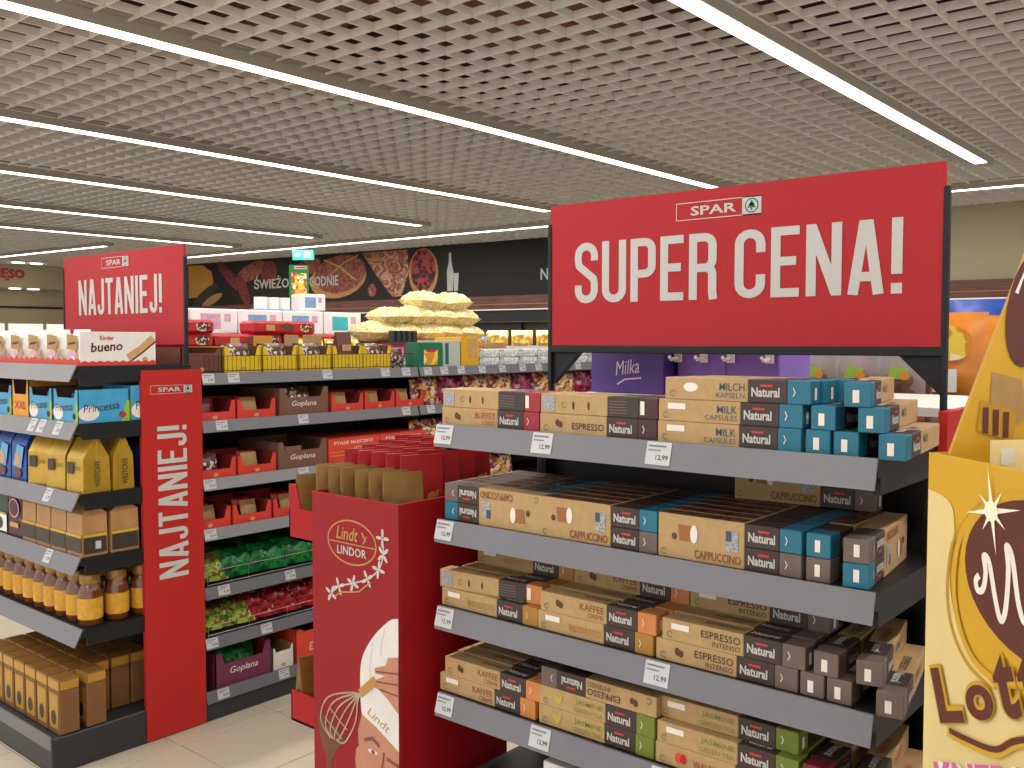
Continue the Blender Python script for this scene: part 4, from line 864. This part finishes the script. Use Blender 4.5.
# second shelf
filled('tray_r', 1, 2.205, 'red tray by the side panel on second chocolate shelf', [('bar_dark', -.03), ('bar_red', .03)]); filled('tray_r', 1, 2.41, 'red tray left of the brown carton on second chocolate shelf', [('bar_kraft', .0), ('bar_red', .03)])
filled('tray_b', 1, 2.665, 'brown Goplana carton on second chocolate shelf', [('bar_mix', .0)], .03)
filled('tray_r', 1, 2.92, 'red tray right of the brown carton on second chocolate shelf', [('bar_kraft', 0), ('bar_red', .02)]); filled('tray_r', 1, 3.125, 'red tray second right of brown carton on second chocolate shelf', [('bar_kraft', 0), ('bar_red', .02)]); filled('tray_r', 1, 3.33, 'red tray at the end of the first bay on second chocolate shelf', [('bar_kraft', 0), ('bar_red', .02)])
# third shelf
filled('tray_r', 2, 2.205, 'red tray by the side panel on third chocolate shelf', [('bar_mix', -.03), ('bar_red', .03)]); filled('tray_r', 2, 2.41, 'red tray left of the brown carton on third chocolate shelf', [('bar_kraft', .0), ('bar_red', .03)])
filled('tray_b', 2, 2.655, 'brown Goplana carton on third chocolate shelf', [('bar_dark', .0)], .006)
gput('orange_box', 'chocolate_box', 'orange-red striped chocolate box, left of two on third chocolate shelf', 'box', 2.965, GZ[2]); gput('orange_box', 'chocolate_box', 'orange-red striped chocolate box, right of two on third chocolate shelf', 'box', 3.29, GZ[2])
# fourth shelf
for i in range(3): filled('tray_r', 3, 2.175+i*.207, ['red tray nearest the side panel on fourth chocolate shelf', 'second red tray on fourth chocolate shelf', 'third red tray on fourth chocolate shelf'][i], [('bar_kraft', .02), ('bar_red', .03)])
# fifth and sixth: candy bags leaning
kind('candy_green', ('bag', MB().pillow(.19, .14, .07, 'green_wrap', 9, .3, 3))); kind('candy_red', ('bag', MB().pillow(.19, .14, .07, 'red_wrap', 9, .3, 5))); kind('candy_lime', ('bag', MB().pillow(.19, .13, .07, 'lime_wrap', 9, .3, 8)))
for i in range(6):
    for r in range(2): gput('candy_lime' if (i == 0 and r == 0) else 'candy_green', 'candy_bag', f'{"lime and " if (i == 0 and r == 0) else ""}green candy bag, {ORD[i]} from the side panel, {["front", "rear"][r]} row of fifth shelf', 'candy bag', 2.19+i*.15, GZ[4]+.01, FX-.05-r*.09, rnd.uniform(-10, 10), -30 if r == 0 else -18, 'green candy bags')
for i in range(6):
    for r in range(2): gput('candy_lime' if i < 2 and not (i == 1 and r) else 'candy_red', 'candy_bag', f'{"lime" if i < 2 and not (i == 1 and r) else "red"} candy bag, {ORD[i]} from the side panel, {["front", "rear"][r]} row of sixth shelf', 'candy bag', 2.2+i*.125, GZ[5]+.01, FX-.05-r*.09, rnd.uniform(-10, 10), -38 if r == 0 else -20, 'red and lime candy bags')
filled('tray_p', 6, 2.33, 'purple tray of green sweets on bottom chocolate shelf', [('candy_green', .0)], .01); gput('tray_w', 'shelf_tray', 'small white tray between purple and red trays on bottom shelf', 'tray', 2.535, GZ[6]); gput('tray_rr', 'shelf_tray', 'red carton right of the white tray on bottom chocolate shelf', 'tray', 2.755, GZ[6])
gput('tray_rr', 'shelf_tray', 'red carton partly behind the red floor display on bottom shelf', 'tray', 3.07, GZ[6])
# top shelf
gput('carton_dark', 'shelf_tray', 'dark brown tray next to left sign post on top chocolate shelf', 'tray', 2.155+.0, GZ[0], FX-.012)
for i, y in enumerate((2.352, 2.545, 2.74, 2.935, 3.12)):
    gput('tray_y', 'shelf_tray', f'{ORD[i]} yellow tray from the left on the top chocolate shelf', 'tray', y, GZ[0], FX-.012, grp='yellow trays behind the wire guard')
    gput('bar_mix', 'chocolate_bar', f'brown and white wrapped bar pile in the {ORD[i]} yellow tray', 'chocolate bar', y, GZ[0]+.03, FX-.06, 0, -15, 'bars in the yellow trays')
kind('card', ('card', MB().box(-.05, 0, 0, .05, .004, .16, 'kraft', .001))); kind('card_y', ('card', MB().box(-.05, 0, 0, .05, .004, .155, 'orange', .001)))
gput('card_y', 'price_card', 'ochre backing card standing in second yellow tray', 'card', 2.56, GZ[0]+.006, FX-.16); gput('card', 'price_card', 'kraft backing card standing in third yellow tray', 'card', 2.72, GZ[0]+.006, FX-.16, 14); gput('card', 'price_card', 'kraft backing card leaning beside the third yellow tray', 'card', 2.84, GZ[0]+.006, FX-.16, -10)
kind('brown_pouch', ('pouch', MB().wedge(.09, .05, .12, .03, 'choc')), ('print', MB().rect(front(0, 0, 0), -.025, .03, .03, .06, 'wafer', .003)))
gput('brown_pouch', 'chocolate_pouch', 'dark brown pouch standing upright on the fourth yellow tray', 'pouch', 2.945, GZ[0]+.06, FX-.04)
gput('bar_mix', 'chocolate_bar', 'white and brown wrapper right of the yellow trays, top chocolate shelf', 'chocolate bar', 3.27, GZ[0], FX-.06, 0, -10)
def yg(t, F, S, a, h, d): t.rect(F, -a*.3, h*.1, a*.3, h*.7, 'yelmix'); t.rect(F, -a*.2, h*.62, a*.2, h*.72, 'pk_red', LIFT*1.5)
carton('greenbox', .17, .13, .1, 'spar_green', yg, False); carton('whitegreen', .13, .14, .2, 'milk', lambda t, F, S, a, h, d: t.rect(F, -a*.4, h*.1, -a*.2, h*.9, 'spar_green'), False); carton('amberbox', .14, .16, .2, 'amberpack', lambda t, F, S, a, h, d: t.rect(F, -a*.1, h*.3, a*.35, h*.9, 'wafer'), False)
gput('greenbox', 'dessert_box', 'green box with yellow picture right of the yellow trays', 'box', 3.48, GZ[0]); gput('whitegreen', 'dessert_box', 'pale box with green edge right of the green box', 'box', 3.64, GZ[0]); gput('amberbox', 'dessert_box', 'amber box before the white packs on top chocolate shelf', 'box', 3.785, GZ[0])
kind('white_sweets', ('pack', MB().box(-.08, 0, 0, .08, .13, .045, 'whitemix', .006)), ('flap', MB().rect(top(0, 0, .045), -.07, .01, .07, .12, 'white_pack')))
kind('yellow_sweets', ('bag', MB().pillow(.22, .16, .1, 'yelmix', 7, .2, 4, y0=.05)))
for i in range(7):
    for q in range(2): put('white_sweets', 'sweets_pack', f'white sweets pack, {ORD[i]} from the amber box, {["lower", "middle", "upper"][q]} one of its pile', 'pack', (FX, 3.95+i*.172, GZ[0]+q*.047), (0, 0, R90), 'white sweets packs on the top shelf')
for i in range(3): put('yellow_sweets', 'sweets_bag', ['left', 'middle', 'right'][i]+' yellow bag beyond the white sweets packs beside the big sign post', 'bag', (FX-.03, 5.2+i*.23, GZ[0]), (R(-8), 0, R90), 'yellow bags on the top shelf')
# bags in the second and third bays
kind('bag_red', ('bag', MB().pillow(.2, .17, .08, 'mix_wrap', 8, .25, 12, y0=.04))); kind('bag_mag', ('bag', MB().pillow(.21, .17, .08, 'mag_wrap', 8, .25, 14, y0=.04))); kind('bag_dk', ('bag', MB().pillow(.2, .16, .08, 'choc_wrap', 8, .25, 15, y0=.04)))
for si in (1, 2, 3, 4):
    for i in range(11):
        y = 3.5+i*.205
        if si > 2 and i > 3: continue
        k = ['bag_red', 'bag_red', 'bag_mag'][(i+si) % 3] if si == 1 else ('bag_mag' if i % 3 else 'bag_red')
        put(k, 'sweets_bag', f'{"multicoloured" if k == "bag_red" else "magenta"} sweets bag on the {SHN[si]} chocolate shelf, {ORD[i]} after the first bay', 'bag', (FX-.02, y, GZ[si]+.002), (R(-10), 0, R90), 'sweets bags in the far bays')

# ------------------------------------------------------------------ second gondola further back
g2 = gondola('household_gondola', 'shelving row behind the chocolate one, piled with paper rolls and yellow bags', -6.0, 2.3, 4, [1.45, 1.1, .75, .4, .12], lambda k, i: (.3, .9))
TX = -6.0; TZ = 1.45
def tp(key, m, m2, w_=.42, h=.2, d=.25):
    b = MB()
    for i in range(4):
        for q in range(2): b.lathe(-w_/2+w_*(i+.5)/4, d*.5, [(w_*.12, .004+q*h/2), (w_*.12, h/2-.004+q*h/2)], m, 10)
    w1 = MB().box(-w_/2, 0, 0, w_/2, d, h, 'tp_white', .012); t = MB().rect(front(0, 0, 0), -w_*.3, h*.2, w_*.12, h*.8, m2).rect(front(0, 0, 0), w_*.2, h*.5, w_*.34, h*.8, 'tp_pink')
    kind(key, ('wrapped_rolls', w1), ('print', t))
tp('tp_a', 'tp_white', 'tp_blue'); tp('tp_b', 'tp_white', 'tp_pink'); tp('tp_c', 'tp_white', 'aqua'); tp('tp_s', 'tp_white', 'tp_blue', .24, .15, .2)
kind('tp_loose', ('rolls', MB().lathe(-.135, .07, [(.055, 0), (.055, .11)], 'tp_white', 12).lathe(-.02, .07, [(.055, 0), (.055, .11)], 'tp_white', 12).lathe(.095, .07, [(.055, 0), (.055, .11)], 'tp_white', 12)), ('film', MB().box(-.195, .01, .0, .155, .13, .012, 'tp_blue', .003)), ('core', MB().lathe(-.135, .07, [(.02, .1105), (.02, .111)], 'kraft_dk', 8).lathe(-.02, .07, [(.02, .1105), (.02, .111)], 'kraft_dk', 8).lathe(.095, .07, [(.02, .1105), (.02, .111)], 'kraft_dk', 8)))
for i in range(5):
    for q in range(2):
        k = ['tp_b', 'tp_b', 'tp_a', 'tp_a', 'tp_c'][i]
        put(k, 'toilet_paper_pack', f'white toilet paper pack, {ORD[i]} from the left, {["lower", "upper"][q]} layer behind the red packs', 'paper pack', (TX-.54, 3.72+i*.43, TZ+q*.2), (0, 0, R90), 'toilet paper packs on the rear row')
put('tp_loose', 'toilet_paper_pack', 'small pack of rolls on top of the pile below green poster', 'paper pack', (TX-.60, 4.80, TZ+.402), (0, 0, R90)); put('tp_s', 'toilet_paper_pack', 'blue printed paper pack standing on top below the green poster', 'paper pack', (TX-.56, 5.12, TZ+.402), (0, 0, R(75)))
kind('red_pack', ('pack', MB().box(-.3, 0, 0, .3, .2, .1, 'pk_red', .02)), ('print', MB().rect(front(0, 0, 0), -.18, .025, -.1, .07, 'wafer').disc(front(0, 0, 0), .02, .055, .07, .03, 'choc').disc(front(0, 0, 0), .2, .05, .06, .035, 'choc_wrap')))
RP = [(3.62, 0, 1), (3.62, 1, 1), (3.62, 2, 1), (4.235, 0, 1), (4.235, 1, 1), (4.55, 2, 1), (4.85, 0, 1), (4.85, 1, 1)]
for i, (y, q, _) in enumerate(RP): put('red_pack', 'biscuit_pack', f'red biscuit pack on the rear row, {["bottom", "middle", "top"][q]} layer, {["pile beside the left sign", "second pile from the left sign", "bridging two piles", "pile nearest the yellow bags"][{3.62: 0, 4.235: 1, 4.55: 2, 4.85: 3}[y]]}', 'pack', (TX-.2+q*.012, y, TZ+q*.101), (0, 0, R90), 'red biscuit packs')
def ybag(key, seed, w_=.36, h=.33, t=.19): kind(key, ('bag', MB().pillow(w_, h, t, 'potato', 12, .06, seed, .01, y0=0, rd=3.4, ex=.5)))
ybag('yb1', 3); ybag('yb2', 9); ybag('yb3', 17, .34, .3, .16)
YB = [(5.64, .14, 'yb1'), (5.93, .14, 'yb2'), (6.22, .14, 'yb1'), (6.51, .14, 'yb2'), (6.79, .14, 'yb3'), (5.78, .285, 'yb3'), (6.08, .29, 'yb1'), (6.39, .29, 'yb2'), (6.69, .29, 'yb1'), (6.26, .43, 'yb2'), (6.57, .43, 'yb1')]
for i, (y, dz, k) in enumerate(YB): put(k, 'crisp_bag', f'yellow crisp bag in the pale heap, {["lower layer", "middle layer", "top layer"][0 if dz < .2 else (1 if dz < .4 else 2)]}, {ORD[[0, 1, 2, 3, 4, 0, 1, 2, 3, 0, 1][i]]} from left', 'bag', (TX-.18, y, TZ+dz+.08), (R(-88), R(rnd.uniform(-4, 4)), R90+R(rnd.uniform(-8, 8))), 'heap of yellow bags')
kind('crate', ('crate', MB().box(-.17, 0, 0, .17, .34, .12, 'kraft_dk', .004)))
for i in range(5): put('crate', 'carton_base', ORD[i]+' plain carton from the left hidden under the yellow heap', 'box', (TX-.17, 5.6+i*.345, TZ), (0, 0, R90), 'plain cartons under the yellow heap')
kind('net', ('bag', MB().pillow(.36, .2, .14, 'yelmix', 7, .25, 21, y0=.07)))
for i in range(2): put('net', 'crisp_bag', ['left', 'right'][i]+' orange-yellow bag lying in front of the aqua paper packs', 'bag', (TX-.03, 4.72+i*.38, TZ), (R(-20), 0, R90), 'orange bags in front of the heap')
kind('cans', ('tray', MB().box(-.17, 0, 0, .17, .16, .02, 'carton_in')), ('cans', MB()) if False else ('tins', MB().lathe(-.13, .05, [(.03, .02), (.03, .12)], 'gunmetal', 10).lathe(-.065, .05, [(.03, .02), (.03, .12)], 'gunmetal', 10).lathe(0, .05, [(.03, .02), (.03, .12)], 'gunmetal', 10).lathe(.065, .05, [(.03, .02), (.03, .12)], 'gunmetal', 10).lathe(.13, .05, [(.03, .02), (.03, .12)], 'gunmetal', 10)))
kind('rbox', ('carton', MB().box(-.17, 0, 0, .17, .13, .115, 'cap_red', .004)), ('print', MB().rect(front(0, 0, 0), -.12, .02, .12, .09, 'tp_pink'))); kind('obox', ('carton', MB().box(-.15, 0, 0, .15, .13, .115, 'orange', .004)), ('print', MB().rect(front(0, 0, 0), -.12, .02, .12, .09, 'orange_red'))); kind('kbox', ('carton', MB().box(-.16, 0, 0, .16, .14, .13, 'kraft', .004)), ('print', MB().rect(front(0, 0, 0), -.05, .03, .1, .09, 'kraft_dk')))
for i, (k, y, lb) in enumerate((('rbox', 5.56, 'pinkish red box under the yellow heap, left of the orange boxes'), ('rbox', 5.92, 'second pinkish red box under the yellow heap'), ('obox', 6.25, 'left orange box under the yellow heap'), ('obox', 6.57, 'right orange box under the yellow heap'), ('kbox', 6.9, 'tan carton at the right end below yellow heap'))): put(k, 'food_box', lb, 'box', (TX-.02, y, TZ), (0, 0, R90))
put('cans', 'can_tray', 'tray of small grey tins on the red boxes below yellow heap', 'tray', (TX-.02, 5.72, TZ+.116), (0, 0, R90))
# green poster on a pole
pp = empty('promotion_poster', 'green promotion poster on a pole in front of the dark banner', 'poster', (-6.8, 5.12, TZ+.0))
b = MB(); b.box(-.006, -.006, 0, .006, .006, .7, 'anth'); part('pole', b, pp)
b = MB(); F = Fr((.01, -.075, .50), (.45, .9, 0), (0, 0, 1)); b.ext(F, [(0, 0), (.17, 0), (.17, .31), (0, .31)], 0, .005, 'poster_green'); part('board', b, pp)
b = MB(); b.rect(F, .02, .06, .15, .24, 'poster_mix', .0065); b.rect(F, .045, .275, .15, .3, 'white', .0065); b.rect(F, .05, .28, .145, .295, 'pk_red', .0075); b.rect(F, .05, .05, .12, .1, 'amberpack', .0075); part('print', b, pp)
# white packs far left, beyond the left sign
kind('wpack', ('pack', MB().pillow(.3, .3, .14, 'tp_white', 6, .1, 2, y0=.07)), ('print', MB().disc(front(0, 0, 0), 0, .13, .09, .06, 'tp_pink', .012).disc(front(0, 0, 0), 0, .13, .07, .045, 'tp_white', .014)))
g3 = gondola('household_gondola', 'low shelving row far left behind the NAJTANIEJ sign with white packs', -8.6, 1.6, 3, [1.45, 1.1, .75, .4, .12], lambda k, i: ())
for i in range(8): put('wpack', 'white_pack', ORD[i]+' large white pack from the left on the row left of the small sign', 'pack', (-8.7, 2.0+i*.33, 1.45), (0, 0, R90), 'white packs on the far left row')
# ------------------------------------------------------------------ shelving behind the coffee end unit
g4 = gondola('sweets_gondola', 'shelving row running back behind the coffee end unit', -.555, 2.14, 3, [1.36, 1.1, .8, .5, .15], lambda k, i: (.2, .6), wd=1.04)
b = MB(); b.box(-1.60, 2.2, 1.43, -.56, 2.75, 1.45, 'white'); part('riser_deck', b, g4)
for x in (-1.58, -.6):
    for y in (2.22, 2.7):
        b = MB(); b.box(x, y, 1.36, x+.02, y+.02, 1.43, 'anth'); part('riser_leg', b, g4)
def milka(key, w_, h, d, m, txt):
    b = MB().box(-w_/2, 0, 0, w_/2, d, h, m, .003); t = MB(); F = front(0, 0, 0)
    if txt:
        t.text(F, 'Milka', -.035, .05, .08, .04, 'lilac', shear=.3, rot=.12); t.ribbon(F, [(-.03, .025), (-.005, .04), (.05, .045)], .004, 'lilac'); t.text(F, 'Milka', -.06, .128, .08, .035, 'lilac', shear=.3)
        t.ribbon(F, [(-w_*.48, .12), (w_*.48, .12)], .002, 'milka_lt')
    else: t.ribbon(F, [(0, .0), (0, h)], .003, 'milka')
    kind(key, ('carton', b), ('print', t))
milka('milka1', .245, .25, .2, 'milka', True); milka('milka2', .30, .27, .2, 'milka_lt', False)
put('milka1', 'chocolate_carton', 'dark purple Milka carton standing behind the left of SUPER CENA sign', 'carton', (-1.47, 2.25, 1.45)); put('milka2', 'chocolate_carton', 'lighter purple carton with white hooks right of the dark purple one', 'carton', (-1.185, 2.30, 1.45))
kind('hook', ('hook', MB().box(-.012, 0, .0, .012, .004, .04, 'white', .001).tube([(0, -.002, .012), (0, -.035, .008), (0, -.045, .016)], .005, 'white', 6)))
for i, x in enumerate((-1.33, -1.25, -1.17, -1.06)): put('hook', 'display_hook', ['first', 'second', 'third', 'fourth'][i]+' white plastic hook from the left on the light purple carton', 'hook', (x, 2.294, 1.54), group='white hooks on purple carton')
# hanging snack bags on a transverse panel
pg = empty('peg_panel', 'orange pegboard panel with hanging snack bags behind SUPER CENA sign', 'panel', (-1.04, 2.95, 1.36))
b = MB(); b.box(-.46, 0, 0, .19, .02, .30, 'carton_brown'); part('board', b, pg)
for x in (-.24, -.05, .125): b = MB(); b.box(x, -.006, 0, x+.05, 0, .29, 'sn_orange'); part('orange_strip', b, pg)
for k in range(5): b = MB(); b.tube([(-.40+k*.13, 0, .275), (-.40+k*.13, -.1, .285)], .004, 'wire_lt', 5); part('peg', b, pg)
kind('snack', ('bag', MB().pillow(.14, .2, .05, 'clear', 7, .15, 31)), ('filling', MB().pillow(.12, .11, .04, 'snack', 6, .2, 33)), ('header', MB().rect(front(0, -.002, 0), -.07, .16, .07, .21, 'white_pack', .0).disc(front(0, -.002, 0), .02, .185, .02, .012, 'dusk', .001)), ('badge', MB().poly(front(0, -.03, 0), [(-.03, .06), (.02, .06), (.03, .09), (-.02, .1)], 'lime').disc(front(0, -.031, 0), .02, .07, .014, .012, 'yelmix')))
for i in range(5): put('snack', 'snack_bag', ORD[i]+' clear hanging snack bag from the left under the SUPER CENA sign', 'bag', (-1.44+i*.13, 2.9, 1.425), group='hanging snack bags')
kind('obag', ('bag', MB().pillow(.36, .34, .16, 'bagorange', 8, .12, 41, y0=.08)), ('print', MB().disc(front(0, 0, 0), .08, .23, .07, .06, 'yelmix', .02).rect(front(0, 0, 0), -.1, .06, .1, .14, 'white_pack', .02).rect(front(0, 0, 0), -.08, .09, .06, .115, 'bar_red', .022)))
kind('bbag', ('bag', MB().pillow(.42, .3, .22, 'bagblue', 8, .15, 43, y0=.1)))
put('obag', 'pet_food_bag', 'large orange and yellow bag right of the sign post', 'bag', (-.93, 4.05, 1.36), (0, 0, R(8))); put('bbag', 'pet_food_bag', 'blue bag behind the orange bag by the wall', 'bag', (-1.12, 4.65, 1.49)); put('obag', 'pet_food_bag', 'orange bag partly hidden behind the sign post', 'bag', (-1.02, 3.5, 1.30 if False else 1.36), (0, 0, R(4)))
kind('bbox', ('carton', MB().box(-.2, 0, 0, .2, .25, .128, 'kraft_dk', .004)), ('tape', MB().rect(front(0, 0, 0), -.02, 0, .02, .128, 'wafer')))
put('bbox', 'shipping_box', 'cardboard box under the blue bag behind the coffee shelves', 'box', (-1.12, 4.63, 1.361))

# ------------------------------------------------------------------ yellow wafer display at the right edge
PA = Vector((-.364, 1.263, 0)); DA = Vector((.735, -.678, 0)).normalized(); DB = Vector((.678, .735, 0)).normalized(); HT = 1.457
yd = empty('floor_display', 'tall yellow cardboard wafer display at the right edge of the picture', 'display', tuple(PA))
def yp(name, mb): mb.v = [tuple(Vector(p)-PA) for p in mb.v]; return part(name, mb, yd)
A = Fr(PA, DA, (0, 0, 1)); Bf = Fr(PA+DA*0.0, DB, (0, 0, 1))
def panel(name, fr, pts, w0, w1, m, m2=None): b = MB(); b.ext(fr, pts, w0, w1, m, m2); return yp(name, b)
panel('front_panel', A, [(0, .01), (.46, .01), (.46, HT), (0, HT)], -.006, 0, 'yel')
panel('back_panel', Fr(PA+DB*.4, DA, (0, 0, 1)), [(0, .01), (.46, .01), (.46, HT), (0, HT)], -.006, 0, 'yel')
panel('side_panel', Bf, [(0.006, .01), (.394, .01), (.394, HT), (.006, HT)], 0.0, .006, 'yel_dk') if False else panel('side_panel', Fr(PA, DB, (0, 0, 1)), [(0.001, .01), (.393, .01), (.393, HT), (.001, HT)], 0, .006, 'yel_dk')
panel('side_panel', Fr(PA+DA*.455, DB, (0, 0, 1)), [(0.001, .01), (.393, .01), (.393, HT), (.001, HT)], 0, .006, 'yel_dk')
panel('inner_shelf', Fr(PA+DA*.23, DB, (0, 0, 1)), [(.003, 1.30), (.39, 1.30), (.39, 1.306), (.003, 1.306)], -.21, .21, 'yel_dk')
# print on the front
b = MB(); b.poly(A, [(.002, .3), (.3, .3), (.3, 1.19)]+smooth([(.3, 1.19), (.17, 1.2), (.1, 1.222), (.066, 1.26), (.052, 1.31), (.06, 1.36), (.05, 1.40), (.002, 1.41)]), 'yel_lt', .001); yp('pale_swirl_print', b)
b = MB(); b.ribbon(A, smooth([(.11, 1.41), (.062, 1.36), (.048, 1.30), (.058, 1.25), (.09, 1.215), (.14, 1.20)]), .005, 'yel_dk', .0018); b.ribbon(A, smooth([(.14, 1.42), (.08, 1.375), (.062, 1.31), (.075, 1.255), (.11, 1.22), (.17, 1.21)]), .009, 'yel', .0022); yp('ring_print', b)
b = MB(); b.disc(A, .215, 1.338, .14, .100, 'yel', .0024, 36); b.disc(A, .215, 1.34, .13, .089, 'lot_brown', .003, 36); yp('chocolate_disc_print', b)
b = MB(); b.ribbon(A, smooth([(.114, 1.326), (.108, 1.318), (.112, 1.308), (.122, 1.312), (.126, 1.332), (.122, 1.35), (.132, 1.345), (.145, 1.305), (.155, 1.285), (.163, 1.30), (.166, 1.345), (.162, 1.37), (.172, 1.36), (.185, 1.31), (.198, 1.295), (.212, 1.33), (.222, 1.375), (.24, 1.33)]), .008, 'cup_white', .0036); yp('signature_print', b)
b = MB()
for k in range(8):
    a = k*math.pi/4+.2; ln = .03 if k % 2 else .05; b.poly(A, [(.135+.004*math.cos(a+1.57), 1.405+.004*math.sin(a+1.57)), (.135+ln*math.cos(a), 1.405+ln*math.sin(a)), (.135-.004*math.cos(a+1.57), 1.405-.004*math.sin(a+1.57))], 'glow_print', .0036+.0001*k)
b.disc(A, .135, 1.405, .012, .012, 'glow_print', .0048); yp('sparkle_print', b)
b = MB()
for m_, bo, l in (('yel_dk', .09, .0040), ('yel', .07, .0044), ('lot_brown', .035, .005)):
    g = bo*.05
    for ch, u, v, w_, h in (('L', .047, 1.124, .050, .062), ('o', .106, 1.151, .050, .036), ('t', .164, 1.176, .036, .066), ('t', .205, 1.192, .036, .066)): b.text(A, ch, u-g, v-g, w_+2*g, h+2*g, m_, l, bold=bo, rot=.39, res=6)
b.ribbon(A, smooth([(.06, 1.118), (.10, 1.122), (.154, 1.133), (.194, 1.162), (.3, 1.21)]), .013, 'yel', .0052); b.ribbon(A, smooth([(.065, 1.121), (.10, 1.125), (.154, 1.136), (.194, 1.164), (.3, 1.212)]), .007, 'lot_brown', .0056); yp('lettering', b)
b = MB(); b.text(A, 'KNEDL', .048, 1.025, .2, .045, 'cup_white', .004, bold=.12, rot=.39); b.text(A, 'KNEDL', .048, 1.025, .2, .045, 'pink', .005, bold=.03, rot=.39); yp('flavour_lettering', b)
# header board with the slanted edge
Hf = Fr(PA+DA*.007, DB, (0, 0, 1))
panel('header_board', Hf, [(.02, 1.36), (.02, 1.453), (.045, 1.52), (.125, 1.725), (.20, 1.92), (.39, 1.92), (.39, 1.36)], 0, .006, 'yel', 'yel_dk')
b = MB(); b.disc(Hf, .125, 1.64, .032, .075, 'lot_brown', .0075, 24, -.15); b.ribbon(Hf, [(.105, 1.66), (.115, 1.685), (.12, 1.655), (.135, 1.70), (.145, 1.66)], .005, 'cup_white', .0085)
b.poly(Hf, [(.072, 1.50), (.075, 1.56), (.115, 1.55), (.13, 1.50), (.1, 1.49)], 'kraft_dk', .0075); b.poly(Hf, [(.055, 1.485), (.105, 1.47), (.11, 1.51), (.06, 1.525)], 'yel_dk', .0085)
for k in range(3): b.rect(Hf, .062+k*.014, 1.482-k*.003, .07+k*.014, 1.515-k*.003, 'lot_brown', .0095)
yp('header_print', b)
kind('wafer_packet', ('packet', MB().pillow(.1, .17, .03, 'yel_lt', 6, .08, 51)), ('print', MB().disc(front(0, 0, 0), 0, .12, .03, .03, 'mieso', .018).disc(front(0, 0, 0), 0, .06, .03, .02, 'choc', .018).rect(front(0, 0, 0), -.04, .14, .04, .16, 'tp_white', .008)))
for i in range(8):
    p = PA+DA*(.05+i*.048)+DB*(.10); put('wafer_packet', 'wafer_packet', ORD[i]+' small wafer packet from the header in the yellow display top', 'packet', (p.x, p.y, 1.307), (0, 0, math.atan2(DA.y, DA.x)+R(90)), 'wafer packets in the yellow display')
